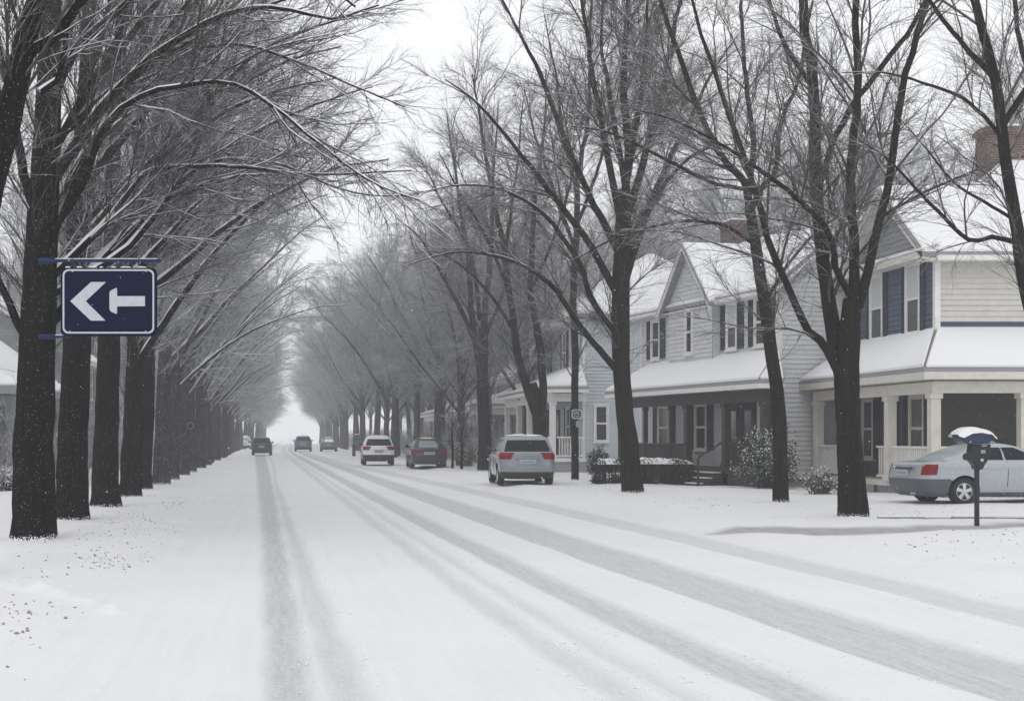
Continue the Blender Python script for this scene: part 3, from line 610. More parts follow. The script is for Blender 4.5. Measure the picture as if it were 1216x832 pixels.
def simple_house(name, label, x0, x1, y0, y1, ev, hr, sid, wins, side_wins, porch=None, chim=None, trim='white', shut='shutter_dark', mirror=False, hip=False):
    """a gabled house whose front faces the street (x0), ridge along the street"""
    h = thing(name, label, 'house', (x0, y0, 0)); T = Matrix.Translation((-x0, -y0, 0))
    sgn = -1 if mirror else 1; xm = (x0 + x1) / 2; sl = (hr - ev) / abs(xm - x0)
    front = ((x0, y0), (x0, y1)) if mirror else ((x0, y1), (x0, y0))
    side = ((x1, y0), (x0, y0)) if mirror else ((x0, y0), (x1, y0))
    back = ((x1, y1), (x1, y0)) if mirror else ((x1, y0), (x1, y1)); far = ((x0, y1), (x1, y1)) if mirror else ((x1, y1), (x0, y1))
    fr, L = wall_frame(*front, T); siding(fr, L, .3, ev).build('wall', M[sid], h, fix=False)
    fs, Ls = wall_frame(*side, T); siding(fs, Ls, .3, ev, None if hip else hr).build('wall', M[sid], h, fix=False)
    f2, L2 = wall_frame(*back, T); siding(f2, L2, .3, ev).build('wall', M[sid], h, fix=False)
    f3, L3 = wall_frame(*far, T); siding(f3, L3, .3, ev, hr).build('wall', M[sid], h, fix=False)
    MB(T).box(min(x0, x1) + .05, max(x0, x1) - .05, y0 + .05, y1 - .05, 0, .31).build('foundation', M['concrete'], h)
    for yy in (y0, y1): MB(T).box(x0 - .05, x0 + .05, yy - .05, yy + .05, .3, ev - .1).build('corner_board', M[trim], h)
    o = .45; he = ev - sl * o
    hp = abs(xm - x0) + o if hip else 0
    if hip: roof_plane(h, T, [(x0 - sgn * o, y0 - o, he + .1), (x1 + sgn * o, y0 - o, he + .1), (xm, y0 - o + hp - .02, hr + .1)])
    roof_plane(h, T, [(x0 - sgn * o, y0 - o, he + .1), (xm - sgn * .01, y0 - o + hp, hr + .1), (xm - sgn * .01, y1 + o, hr + .1), (x0 - sgn * o, y1 + o, he + .1)])
    roof_plane(h, T, [(x1 + sgn * o, y0 - o, he + .1), (x1 + sgn * o, y1 + o, he + .1), (xm + sgn * .01, y1 + o, hr + .1), (xm + sgn * .01, y0 - o + hp, hr + .1)])
    for xx in () if hip else (x0 - sgn * o, x1 + sgn * o):
        MB(T).ext([(xm, y0 - o, hr - .15), (xx, y0 - o, he - .15), (xx, y0 - o, he), (xm, y0 - o, hr)], (0, .06, 0)).build('rake_board', M[trim], h)
    MB(T).box(*sorted((x0 - sgn * o, x0 - sgn * .03)), y0 - .2, y1 + .2, he - .12, he - .07).build('soffit', M[trim], h)
    MB(T).box(*sorted((x0 - sgn * (o + .1), x0 - sgn * (o + .003))), y0 - o, y1 + o, he - .08, he + .06).build('gutter', M[trim], h)
    for yc, z0, z1, w, sh in wins: window(fr, h, (yc - y0) if mirror else (y1 - yc), z0, z1, w, trim, shut if sh else None, sw=.36)
    for xc, z0, z1, w in side_wins: window(fs, h, abs(xc - side[0][0]), z0, z1, w, trim)
    if porch:
        d, pa, pb, fl, pe, pt, mt, posts = porch; xp = x0 - sgn * d
        X = lambda a, b: sorted((a, b))
        MB(T).box(*X(xp, x0 - sgn * .03), pa, pb, fl - .15, fl).build('porch_floor', M[mt], h)
        MB(T).box(*X(xp + sgn * .05, xp + sgn * .08), pa + .05, pb - .05, -.05, fl - .15).box(*X(xp + sgn * .08, x0), pa + .05, pa + .08, -.05, fl - .15).build('porch_skirt', M['siding4'], h)
        MB(T).box(*X(xp - sgn * .05, xp + sgn * .15), pa - .05, pb, pe - .36, pe - .02).box(*X(xp + sgn * .15, x0 - sgn * .03), pa - .05, pa + .15, pe - .36, pe - .02).build('porch_beam', M[mt], h)
        MB(T).box(*X(xp + sgn * .15, x0 - sgn * .03), pa + .15, pb, pe - .1, pe - .05).build('porch_ceiling', M['siding4'], h)
        MB(T).box(*X(xp - sgn * .42, xp - sgn * .37), pa - .42, pb + .2, pe - .0, pe + .14).box(*X(xp - sgn * .37, x0), pa - .42, pa - .37, pe, pe + .14).build('fascia', M[mt], h)
        MB(T).box(*X(xp - sgn * .37, xp - sgn * .05), pa - .37, pb + .2, pe - .016, pe + .02).build('soffit', M[mt], h)
        roof_plane(h, T, [(xp - sgn * .42, pa - .42, pe + .23), (x0, pa + .9, pt + .1), (x0, pb + .2, pt + .1), (xp - sgn * .42, pb + .2, pe + .23)], name='porch_roof')
        roof_plane(h, T, [(xp - sgn * .42, pa - .42, pe + .23), (x0 - sgn * .03, pa - .42, pe + .23), (x0 - sgn * .03, pa + .9, pt + .1)], name='porch_roof')
        for yy in posts: post(T, xp + sgn * .05, yy, fl, pe - .36, .24, h, mt)
        for a, b in zip(posts[:-1], posts[1:]): railing(T, (xp + sgn * .05, a + .15, 0), (xp + sgn * .05, b - .15, 0), fl + .1, fl + .9, h, mt)
        railing(T, (xp + sgn * .2, pa + .05, 0), (x0 - sgn * .1, pa + .05, 0), fl + .1, fl + .9, h, mt)
        door(fr, h, ((pa + pb) / 2 - y0) if mirror else (y1 - (pa + pb) / 2), fl, .95, 2.1, 'shutter_dark')
    if chim:
        cx, cy = chim; c = MB(T); c.box(cx - .35, cx + .35, cy - .4, cy + .4, hr - .8, hr + .9); c.box(cx - .41, cx + .41, cy - .46, cy + .46, hr + .74, hr + .85); c.build('chimney', M['brick'], h)
    return h

simple_house('house', 'pale blue two-storey house with white porch behind the parked silver car', 12.7, 20.5, 62, 73.4, 7.1, 9.9, 'siding3',
             [(66.1, 4.6, 6.4, .75, True), (70.2, 4.6, 6.4, .75, True), (65.2, 1.3, 2.9, .8, True), (71.2, 1.3, 2.9, .8, True)],
             [(13.45, 1.45, 2.95, .5), (16.6, 4.6, 6.2, .8), (16.6, 1.4, 2.9, .8)], porch=(1.5, 61.3, 74.5, .7, 3.5, 4.6, 'white', (61.45, 64.4, 67.4, 70.4, 74.3)), chim=(16.6, 69), hip=True)
simple_house('house', 'grey house with a low porch farther down behind the bare trees', 13.6, 21, 86, 97, 5.4, 8.2, 'siding4',
             [(89, 3.6, 4.9, .8, True), (94, 3.6, 4.9, .8, True), (88.2, 1.2, 2.7, .8, True), (95, 1.2, 2.7, .8, True)], [(16, 1.2, 2.7, .8), (18.5, 1.2, 2.7, .8), (17.3, 4.2, 5.5, .8)],
             porch=(2.3, 84.8, 97, .6, 3.3, 4.3, 'white', (84.95, 88, 91, 94, 96.8)))
simple_house('house', 'hazy white house farthest along the right side of the street', 13.5, 21.5, 112, 123, 6.4, 9.2, 'siding2',
             [(115, 4.2, 5.7, .8, True), (120, 4.2, 5.7, .8, True), (115, 1.2, 2.7, .8, True)], [(16, 4.2, 5.7, .8), (16, 1.2, 2.7, .8)], porch=(2, 111.5, 123, .6, 3.3, 4.2, 'white', (111.6, 115, 119, 122.9)))
simple_house('house', 'grey sided house behind the roadside trees on the left edge', -9.6, -18, 43.5, 56, 3.9, 6.9, 'siding4',
             [(46, 1.2, 2.7, .8, True), (53, 1.2, 2.7, .8, True)], [(-12, 1.2, 2.7, .8), (-15, 1.2, 2.7, .8)], porch=(1.2, 43.4, 55.8, .5, 2.9, 3.75, 'siding4', (43.55, 47.5, 51.5, 55.6)), trim='white', mirror=True)
simple_house('house', 'pale two-storey house far back behind the left row of trunks', -10.5, -19, 66, 79, 5.6, 8.6, 'siding4',
             [(69, 3.6, 5.0, .8, True), (75, 3.6, 5.0, .8, True), (72, 1.2, 2.6, .8, True)], [(-13, 1.2, 2.7, .8), (-16, 3.6, 5.0, .8)], trim='white', mirror=True)

# ------------------------------------------------------------------ trees
def cat(P, K):
    """Catmull-Rom resample of a polyline to K points"""
    P = np.asarray(P, float); n = len(P)
    if n == 2: t = np.linspace(0, 1, K)[:, None]; return P[0] * (1 - t) + P[1] * t
    E = np.vstack([2 * P[0] - P[1], P, 2 * P[-1] - P[-2]]); s = np.linspace(0, n - 1 - 1e-6, K); i = s.astype(int); f = (s - i)[:, None]
    p0, p1, p2, p3 = E[i], E[i + 1], E[i + 2], E[i + 3]
    return .5 * (2 * p1 + (p2 - p0) * f + (2 * p0 - 5 * p1 + 4 * p2 - p3) * f ** 2 + (3 * p1 - p0 - 3 * p2 + p3) * f ** 3)

def plen(P): return np.linalg.norm(np.diff(P, axis=1), axis=2).sum(1)

def trace(rng, s, d, L, K, up, wig):
    pts = [s]; d = unit(d); ups = np.asarray(up) * np.ones(K)
    for k in range(1, K):
        d = unit(d + np.array([0, 0, 1.0]) * (ups[k] / (K - 1)) + wig * rng.normal(size=d.shape))
        pts.append(pts[-1] + d * (L / (K - 1))[:, None])
    return np.stack(pts, 1)

def spawn(rng, P, Rr, dens, t0, t1, a0, a1, lf, rf, K, up, wig, maxl=9, minr=.0035, flat=0, bias=None):
    L = plen(P); N, K0, _ = P.shape
    n = rng.poisson(np.maximum(L * dens, .3)); idx = np.repeat(np.arange(N), n); m = len(idx)
    t = t0 + (t1 - t0) * rng.random(m); f = t * (K0 - 1 - 1e-6); i = f.astype(int); w = (f - i)[:, None]
    p = P[idx, i] * (1 - w) + P[idx, i + 1] * w; T = unit(P[idx, i + 1] - P[idx, i]); r = Rr[idx, i] * (1 - w[:, 0]) + Rr[idx, i + 1] * w[:, 0]
    v = rng.normal(size=(m, 3)); v[:, 2] *= (1 - flat)
    if bias is not None: v = v + np.asarray(bias)
    v = unit(v - (v * T).sum(1, keepdims=True) * T)
    a = np.radians(a0 + (a1 - a0) * rng.random(m))[:, None]
    d = np.cos(a) * T + np.sin(a) * v
    l = np.minimum(lf * L[idx] * (1.1 - .7 * t) * (.55 + .65 * rng.random(m)), maxl)
    r0 = np.minimum(r * .72, rf * l + .003); r0 = np.maximum(r0, minr)
    Q = trace(rng, p, d, l, K, up, wig)
    rr = r0[:, None] * (1 - .78 * np.linspace(0, 1, K))[None] ; rr = np.maximum(rr, minr * .6)
    return Q, rr

def ridge_tube(P, r, S, rng, flare=0, z0=0):
    V, Q = tube_arrays(P[None], r[None], S)
    Vg = V.reshape(len(P), S, 3); a = np.arange(S)[None, :]; zz = P[:, 2][:, None]
    k = 1 + .028 * vnoise(a * 1.7 + zz * .15, zz * .8 + rng.random() * 90) + .035 * vnoise(a * 3.1, zz * 2.3)
    if flare:
        fl = np.exp(-np.maximum(zz - z0, 0) / .32)
        k = k + flare * fl * (1 + .35 * np.sin(a * 2 * np.pi / S * 5 + rng.random() * 6))
    Vg = P[:, None, :] + (Vg - P[:, None, :]) * k[..., None]
    return Vg.reshape(-1, 3), Q

def build_tree(name, seed, limbs, loc, label, group=None, barkm='bark', twigm='twig', dens=1.0, snow=1.0, up2=.25, up3=.2, flat=.25, minr=.0021, droop=0, l2=(.45, 2.6), catg='tree', bias=None, flare=.30, thin=.88, clear=None, zmin=-1):
    """limbs: list of (points, radii, is_limb); points are relative to the tree's base. First one is the stem."""
    rng = np.random.default_rng(seed)
    root = thing(name, label, catg, loc, 0, group)
    Vt, Qt = [], []; nb = 0; Pl, Rl = [], []
    KL = 22
    for i, (pts, rad, kind) in enumerate(limbs):
        P = cat(pts, KL * 2 if i == 0 else KL); s = np.linspace(0, 1, len(P)); r = np.interp(s, np.linspace(0, 1, len(rad)), rad) * thin
        if kind != 'bare':
            wv = np.cumsum(rng.normal(size=P.shape) * .012 * plen(P[None])[0] / len(P) ** .5, 0); wv -= wv[0]; wv[:4] *= 0
            P = P + wv * np.array([1, 1, .4]) * (.35 if i == 0 else 1)
        V, Q = ridge_tube(P, r, 16 if r[0] > .12 else 9, rng, flare=flare if i == 0 else 0)
        Vt.append(V); Qt.append(Q + nb); nb += len(V)
        if kind != 'bare':
            PK = cat(P, KL); Pl.append(PK); Rl.append(np.interp(np.linspace(0, 1, KL), s, r))
    np_mesh('trunk', np.vstack(Vt), np.vstack(Qt), M[barkm], root)
    P1 = np.stack(Pl); R1 = np.stack(Rl)
    if bias is not None: bias = np.asarray(bias)
    upA = np.array([0, up2, up2, up2, up2 - droop, up2 - droop * 1.6, up2 - droop * 2.2, up2 - droop * 2.6, up2 - droop * 3])
    P2, R2 = spawn(rng, P1, R1, 1.9 * dens, .12, .98, 18, 46, l2[0], .0078, 9, upA, .10, maxl=l2[1], bias=bias)
    zc = lambda P, r: (P[k], r[k]) if (k := P[..., 2].min(1) > zmin) is not None else None
    P2, R2 = zc(P2, R2)
    P3, R3 = spawn(rng, np.concatenate([P2]), R2, 6.0 * dens, .08, .98, 16, 46,   .55, .0038, 7, up3 - droop, .12, maxl=1.9, minr=minr * 1.15, flat=flat)
    P3b, R3b = spawn(rng, P1, R1, 3.4 * dens, .2, 1, 24, 60, .26, .0038, 7, up3 - droop, .10, maxl=1.6, minr=minr * 1.15, flat=flat)
    P3 = np.concatenate([P3, P3b]); R3 = np.concatenate([R3, R3b]); P3, R3 = zc(P3, R3)
    P4, R4 = spawn(rng, P3, R3, 14.0 * dens, .08, 1, 14, 42, .7, .0027, 5, up3 * .5 - droop, .15, maxl=1.05, minr=minr, flat=flat)
    P4, R4 = zc(P4, R4)
    if clear is not None:
        (P2, R2), (P3, R3), (P4, R4) = [(P[k], r[k]) for P, r in ((P2, R2), (P3, R3), (P4, R4)) for k in [clear(P + np.asarray(loc))]]
    Vs, Qs = [], []; nb = 0
    for P, r, S in ((P2, R2, 6), (P3, R3, 4), (P4, R4, 3)):
        V, Q = tube_arrays(P, r, S); Vs.append(V); Qs.append(Q + nb); nb += len(V)
    np_mesh('crown', np.vstack(Vs), np.vstack(Qs), M[twigm], root)
    if snow:
        Vs, Qs = [], []; nb = 0
        for P, r, S, lift, wd in ((P1, R1, 7, .74, .66), (P2, R2, 5, .6, .85), (P3[:int(len(P3) * .6)], R3[:int(len(P3) * .6)], 3, .7, .85)):
            T = unit(np.gradient(P, axis=1)); steep = np.abs(T[..., 2])
            k = np.clip((1.0 - steep) / .26, 0, 1) * snow
            nse = (.95 + .25 * vnoise(P[..., 0] * 3 + P[..., 1], P[..., 2] * 3)) if wd < .8 else (.7 + .5 * vnoise(P[..., 0] * 3 + P[..., 1], P[..., 2] * 3))
            k = np.clip(k * nse, 0, 1)
            up = np.array([0, 0, 1.0]) - T * T[..., 2:3]
            C = P + unit(up) * (r * lift + .004)[..., None]
            rs = (r * wd + np.minimum(.003, r * .35)) * k * np.where(r > .2, .4, 1); rs = np.minimum(rs, .13)
            C = C - unit(up) * ((1 - k) * r * .7)[..., None]
            V, Q = tube_arrays(C, np.maximum(rs, 1e-4), S); Vs.append(V); Qs.append(Q + nb); nb += len(V)
        np_mesh('branch_snow', np.vstack(Vs), np.vstack(Qs), M['branch_snow'], root)
    return root

def copy_thing(o, loc, rz, s=1.0, label=None, group=None, mirror=False):
    c = o.copy(); COL.objects.link(c); c.location = loc; c.rotation_euler = (.035 * math.sin(loc[1] * 7.1), .035 * math.sin(loc[1] * 3.7 + 1), rz); c.scale = (s, s * (-1 if mirror else 1), s)
    if label: c['label'] = label
    if group: c['group'] = group
    for ch in o.children:
        d = ch.copy(); COL.objects.link(d); d.parent = c
        for g in ch.children:
            e = g.copy(); COL.objects.link(e); e.parent = d
    return c

def pl(base, Z, pts, wpx, kind='limb', dy=None):
    """limb through photo pixels at depth Z (relative to base); dy gives extra depth along it; wpx = widths in px"""
    n = len(pts); dy = np.interp(np.linspace(0, 1, n), np.linspace(0, 1, len(dy)), dy) if dy is not None else np.zeros(n)
    P = np.array([W3(x, y, Z + d) for (x, y), d in zip(pts, dy)]) - np.asarray(base)
    return P, [w * .5 * Z / F for w in wpx], kind

def auto_limb(rng, start, az, el, L, r, arch, K=8, wig=.06):
    d = np.array([[math.cos(el) * math.cos(az), math.cos(el) * math.sin(az), math.sin(el)]])
    P = trace(rng, np.asarray(start, float)[None], d, np.array([L]), K, arch, wig)[0]
    return P, [r, r * .78, r * .55, r * .32, r * .13], 'limb'

def stem_at(st, z):
    P = np.asarray(st[0]); return np.array([np.interp(z, P[:, 2], P[:, 0]), np.interp(z, P[:, 2], P[:, 1]), z])

def sign_clear(P):                                    # no twig hangs in front of the sign board
    X, Z, H = P[..., 0], P[..., 1], P[..., 2]
    return ~((np.abs(X + 2.67) < .95) & (np.abs(H - 3.6) < .85) & (Z < 21.6) | (np.abs(X * 21.16 / np.maximum(Z, 1) + 2.67) < .8) & (np.abs((H - CH) * 21.16 / np.maximum(Z, 1) - 2.0) < .65) & (Z < 21.3)).any(1)

# --- left row
def left_limbs(seed, r=.33, H=12.5, n=15, lean=(.3, 0)):
    rng = np.random.default_rng(seed)
    st = (np.array([(0, 0, -.15), (.03, 0, 1.2), (.05 + lean[0] * .2, .03, 3.5), (lean[0] * .6, lean[1] * .6, 6.5), (lean[0], lean[1], 9.5), (lean[0] * 1.5, lean[1] * 1.4, H)]), [r * 1.06, r, r * .9, r * .66, r * .36, r * .08], 'limb')
    out = [st]
    for i in range(n):
        z = 3.3 + (H - 4.5) * (i / n) ** 1.05 + rng.uniform(-.2, .4)
        road = rng.random() < .62
        az = rng.normal(0, .55) if road else rng.uniform(.7, 5.6)
        L = (7.7 - .34 * (z - 3)) * rng.uniform(.82, 1.1) * (1 if road else .8)
        el = math.radians(rng.uniform(42, 60)) if z < 8 else math.radians(rng.uniform(50, 70))
        out.append(auto_limb(rng, stem_at(st, z), az, el, L, r * rng.uniform(.26, .40) * (1 - .04 * (z - 3)), np.array([0, -.05, -.2, -.5, -.75, -.85, -.8, -.6]), wig=.05))
    return out

left_label = 'snow-dusted roadside tree of the left row, '
# first tree, with the sign: limbs follow the photo
b0 = np.array([(40 - PX) * 21.6 / F, 21.6, 0]); Z = 21.6
lm = left_limbs(11, .335, 13, 7, (.15, .0))
lm[0] = (cat([np.array(p) - 0 for p in [(0, 0, -.15), (.03, 0, 1.2), (.06, .02, 2.6), (.12, .02, 4.2), (.22, .05, 6.5), (.30, .1, 9.5), (.5, .2, 13)]], 12), [.40, .36, .335, .31, .27, .20, .12, .03], 'limb')
lm += [pl(b0, Z, [(62, 215), (119, 131), (164, 82), (205, 45), (263, 14), (320, 4), (395, 16), (450, 2)], [17, 14, 12, 9, 7, 5, 3.5, 2], dy=(0, -.8, -1.2)),
       pl(b0, Z, [(64, 270), (99, 218), (128, 150), (165, 112), (225, 62), (287, 52), (345, 70), (400, 94), (480, 128)], [12, 10, 9, 7, 5.5, 4.5, 3.5, 2.5, 1.5], dy=(0, .6, 1.0)),
       pl(b0, Z, [(60, 330), (88, 303), (123, 267), (160, 218), (185, 197), (247, 193), (300, 196), (380, 204), (495, 197)], [12, 11, 9.5, 8, 6.5, 5, 4, 3, 1.6], dy=(0, .5, -.5)),
       pl(b0, Z, [(62, 350), (145, 300), (197, 246), (218, 218), (267, 193), (330, 196), (380, 215), (435, 237), (495, 238)], [10, 9, 8, 7, 5.5, 4, 3, 2.2, 1.3], dy=(0, 1.2, 2.0)),
       pl(b0, Z, [(56, 300), (100, 195), (150, 125), (205, 105), (263, 100), (321, 127), (382, 173), (436, 218), (495, 240)], [9, 8, 7, 6, 5, 4, 3, 2.2, 1.3], dy=(0, -1.5, -2.2)),
       pl(b0, Z, [(45, 420), (22, 385), (0, 335), (-40, 260), (-90, 200)], [13, 12, 10, 8, 4]),
       pl(b0, Z, [(40, 250), (25, 190), (8, 110), (-10, 20), (-20, -60)], [14, 13, 11, 9, 5], dy=(0, 1)),
       pl(b0, Z, [(62, 120), (90, 60), (140, 15), (190, -30), (260, -60)], [13, 11, 9, 7, 3], dy=(0, -1)),
       pl(b0, Z, [(64, 180), (112, 90), (150, 20), (170, -60), (185, -140)], [12, 11, 9, 7, 3], dy=(0, .8))]
build_tree('street_tree', 1, lm, b0, 'nearest whole dark trunk of the left row, the tree carrying the blue arrow sign', 'trees of the left roadside row', dens=.95, droop=.12, snow=1.0, flare=.1, clear=sign_clear, zmin=3.0)
# leaning trunk in the top left corner
b1 = np.array([-3.75, 15.8, 0]); Z = 15.8
lm = [pl(b1, Z, [(-60, 690), (-55, 520), (-42, 380), (-12, 240), (18, 130), (38, 50), (60, -40), (80, -180), (95, -330)], [60, 52, 46, 41, 35, 31, 26, 18, 6]),
      pl(b1, Z, [(-10, 230), (-2, 130), (-30, 20), (-60, -120)], [24, 20, 15, 6], dy=(0, 1)),
      pl(b1, Z, [(38, 60), (70, 40), (105, -10), (160, -60), (240, -90)], [16, 14, 12, 9, 4], dy=(0, -.6)),
      pl(b1, Z, [(48, 110), (75, 85), (84, 30), (92, -40), (105, -110)], [9, 8, 7, 6, 3], dy=(0, .4)),
      pl(b1, Z, [(60, -40), (140, -90), (230, -110), (330, -60), (420, 10)], [15, 12, 9, 6, 3], dy=(0, .6)),
      pl(b1, Z, [(70, -120), (20, -220), (-60, -300)], [14, 10, 4])]
build_tree('street_tree', 2, lm, b1, 'closest tree, leaning into the top left corner of the picture with its base cut off', 'trees of the left roadside row', dens=.8, snow=.9, droop=.1, flare=.1, clear=sign_clear, zmin=3.0)
protoL = []
left_pos = [(-4.04, 26.4, .325), (-4.05, 31.4, .32), (-4.12, 36.6, .30), (-4.3, 41.6, .27), (-4.2, 46.5, .30), (-4.3, 51.8, .28), (-4.35, 57.5, .28)]
names_l = ['second trunk of the left row, just right of the arrow sign tree', 'third trunk of the left row, flaring at its snowy foot', 'fourth trunk of the left row, straight and dark', 'fifth trunk of the left row, slim and half hidden',
           'sixth trunk of the left row, before the haze begins', 'seventh trunk of the left row, greyed by falling snow', 'eighth trunk of the left row, with the round plate on it']
for i, (x, y, r) in enumerate(left_pos):
    if i < 6:
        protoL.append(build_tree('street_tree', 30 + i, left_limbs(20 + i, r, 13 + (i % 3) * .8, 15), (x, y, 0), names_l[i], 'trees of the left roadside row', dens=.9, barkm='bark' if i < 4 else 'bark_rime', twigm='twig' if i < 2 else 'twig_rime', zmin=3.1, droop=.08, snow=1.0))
    else:
        copy_thing(protoL[4], (x, y, 0), .5, .92 + .04 * (i % 3), names_l[i], 'trees of the left roadside row')
rg = random.Random(5); y = 62.5; k = 0
while y < 330:
    copy_thing(protoL[4 + k % 2], (-4.35 + far_shift(y) * .85 + rg.uniform(-.15, .15), y, 0), rg.uniform(-.9, .9), rg.uniform(.84, 1.12), 'hazy bare tree far along the left roadside row' if y < 130 else 'faint bare tree at the far end of the left row, lost in snow haze', 'trees of the left roadside row', rg.random() < .5)
    y += rg.uniform(4.8, 8.6) if y < 130 else rg.uniform(9, 14); k += 1
# a second, more ragged line of trees behind the left row
for i, (x, y) in enumerate(((-12, 37), (-10.5, 62), (-13, 74), (-10, 88), (-15, 100), (-11, 118), (-14, 140), (-11, 165), (-18, 60), (-20, 85))):
    copy_thing(protoL[4 + i % 2], (x, y, 0), rg.uniform(0, 6.28), rg.uniform(.9, 1.1), 'bare tree standing behind the left roadside row', 'trees behind the left row')

# --- right side key trees
def base_at(px, Z): return np.array([(px - PX) * Z / F, Z, 0.0])
KW = dict(barkm='bark_r', twigm='twig_r', snow=.5, flare=.10, thin=.74, zmin=3.2, up2=.05, up3=.0, droop=.12, l2=(.52, 3.2))
# A: forked tree in front of the blue house
Z = 27.5; bA = base_at(1014, Z)
lm = [pl(bA, Z, [(1014, 622), (1011, 560), (1008, 500), (1007, 450), (1010, 400), (1014, 355)], [48, 40, 37, 38, 33, 28]),
      pl(bA, Z, [(1003, 455), (991, 400), (981, 340), (972, 250), (966, 140), (958, 40), (952, -60), (945, -200)], [27, 25, 22, 20, 18, 16, 12, 4], dy=(0, 1.0, 1.6)),
      pl(bA, Z, [(1014, 360), (1014, 269), (1010, 182), (1013, 110), (1012, 0), (1016, -120), (1020, -240)], [18, 15, 13, 12, 11, 8, 3], dy=(0, .3)),
      pl(bA, Z, [(1018, 365), (1030, 325), (1045, 248), (1058, 190), (1068, 126), (1084, 62), (1104, -5), (1130, -100), (1150, -180)], [17, 15, 13, 12, 11, 10, 8, 6, 2], dy=(0, -.5)),
      pl(bA, Z, [(1012, 355), (992, 318), (975, 272), (940, 238), (895, 205), (850, 176), (790, 145), (735, 130)], [12, 10, 9, 8, 6.5, 5, 3, 1.5], dy=(0, -1.2, -2)),
      pl(bA, Z, [(999, 450), (980, 412), (955, 382), (930, 330), (908, 270), (893, 200), (868, 130), (845, 60), (815, -30), (790, -110)], [15, 14, 12, 11, 10, 9, 8, 6, 4, 2], dy=(0, -.6, -.4)),
      pl(bA, Z, [(1040, 262), (1075, 240), (1110, 222), (1150, 205), (1190, 190), (1240, 180)], [6, 5, 4.5, 3.5, 2.5, 1.2], dy=(0, -.6)),
      pl(bA, Z, [(970, 230), (1000, 140), (1040, 85), (1078, 35), (1098, -10), (1120, -70)], [11, 10, 9, 8, 6, 3], dy=(1.2, .4, 0)),
      pl(bA, Z, [(962, 100), (925, 40), (900, -30), (860, -100)], [9, 7, 5, 2], dy=(1, 2))]
build_tree('street_tree', 51, lm, bA, 'forked dark tree on the right verge in front of the blue house porch', 'trees along the right verge', dens=.74, **KW)
# B
Z = 33.6; bB = base_at(926, Z)
lm = [pl(bB, Z, [(927, 604), (926, 540), (924, 480), (913, 402), (904, 338), (897, 290), (890, 245)], [25, 22, 21, 20, 18, 17, 16]),
      pl(bB, Z, [(890, 250), (884, 216), (862, 192), (838, 149), (816, 96), (795, 29), (775, -50), (760, -130)], [13, 12, 11, 10, 9, 7, 5, 2], dy=(0, -.6)),
      pl(bB, Z, [(891, 250), (905, 222), (918, 200), (927, 144), (947, 100), (960, 30), (975, -60)], [11, 10, 9, 8, 6, 5, 2], dy=(0, .6)),
      pl(bB, Z, [(896, 290), (860, 268), (815, 262), (770, 268), (720, 285), (670, 310)], [7, 6, 5, 4, 3, 1.5], dy=(0, -1)),
      pl(bB, Z, [(889, 245), (893, 170), (885, 90), (880, 0), (890, -90)], [10, 9, 7, 5, 2], dy=(0, 1.4)),
      pl(bB, Z, [(886, 225), (840, 215), (790, 190), (730, 160), (680, 150)], [7, 6, 5, 3.5, 1.5], dy=(0, -1.4)),
      pl(bB, Z, [(908, 360), (945, 300), (985, 262), (1030, 240), (1080, 235)], [6, 5, 4, 3, 1.2], dy=(0, 1.4))]
build_tree('street_tree', 52, lm, bB, 'slender leaning tree on the right verge before the pale house with dark porch', 'trees along the right verge', dens=.76, **KW)
# C: big spreading tree
Z = 39.4; bC = base_at(752, Z)
lm = [pl(bC, Z, [(752, 592), (748, 540), (743, 490), (738, 430), (737, 380), (738, 330), (740, 270), (742, 225)], [40, 33, 31, 31, 33, 31, 28, 22]),
      pl(bC, Z, [(741, 250), (744, 190), (738, 110), (742, 30), (748, -60), (750, -150)], [17, 14, 12, 9, 6, 2]),
      pl(bC, Z, [(744, 260), (765, 190), (785, 120), (798, 50), (815, -30), (830, -110)], [15, 13, 11, 8, 5, 2], dy=(0, .7)),
      pl(bC, Z, [(738, 265), (722, 190), (706, 110), (694, 40), (682, -40), (675, -120)], [14, 12, 10, 7, 5, 2], dy=(0, -.5)),
      pl(bC, Z, [(735, 300), (705, 240), (676, 175), (645, 100), (612, 30), (580, -30)], [14, 12, 10, 8, 5, 2], dy=(0, .5)),
      pl(bC, Z, [(733, 350), (700, 290), (660, 235), (615, 180), (572, 130), (530, 95)], [14, 12, 10, 7, 5, 2], dy=(0, -.8)),
      pl(bC, Z, [(733, 440), (712, 415), (690, 385), (662, 345), (628, 318), (580, 302), (530, 300), (480, 315)], [13, 12, 10, 9, 7, 5, 3.5, 1.6], dy=(0, -1.4)),
      pl(bC, Z, [(731, 395), (706, 360), (688, 310), (655, 260), (610, 230), (560, 220), (510, 228)], [11, 10, 9, 7, 5, 3.5, 1.5], dy=(0, -2)),
      pl(bC, Z, [(744, 330), (756, 290), (772, 245), (800, 205), (835, 178), (880, 170)], [13, 11, 9, 7, 5, 2], dy=(0, -.4)),
      pl(bC, Z, [(745, 300), (775, 225), (812, 150), (845, 90), (880, 40)], [12, 10, 8, 5, 2], dy=(0, 1.4)),
      pl(bC, Z, [(742, 220), (728, 130), (718, 50), (720, -40)], [11, 9, 6, 2], dy=(0, 1.6)),
      pl(bC, Z, [(740, 240), (757, 150), (766, 60), (770, -50)], [11, 9, 6, 2], dy=(0, -1.4))]
build_tree('street_tree', 53, lm, bC, 'large tree with wide spreading limbs on the right verge between the two pale houses', 'trees along the right verge', dens=.95, **{**KW, 'snow': .8, 'thin': .66})
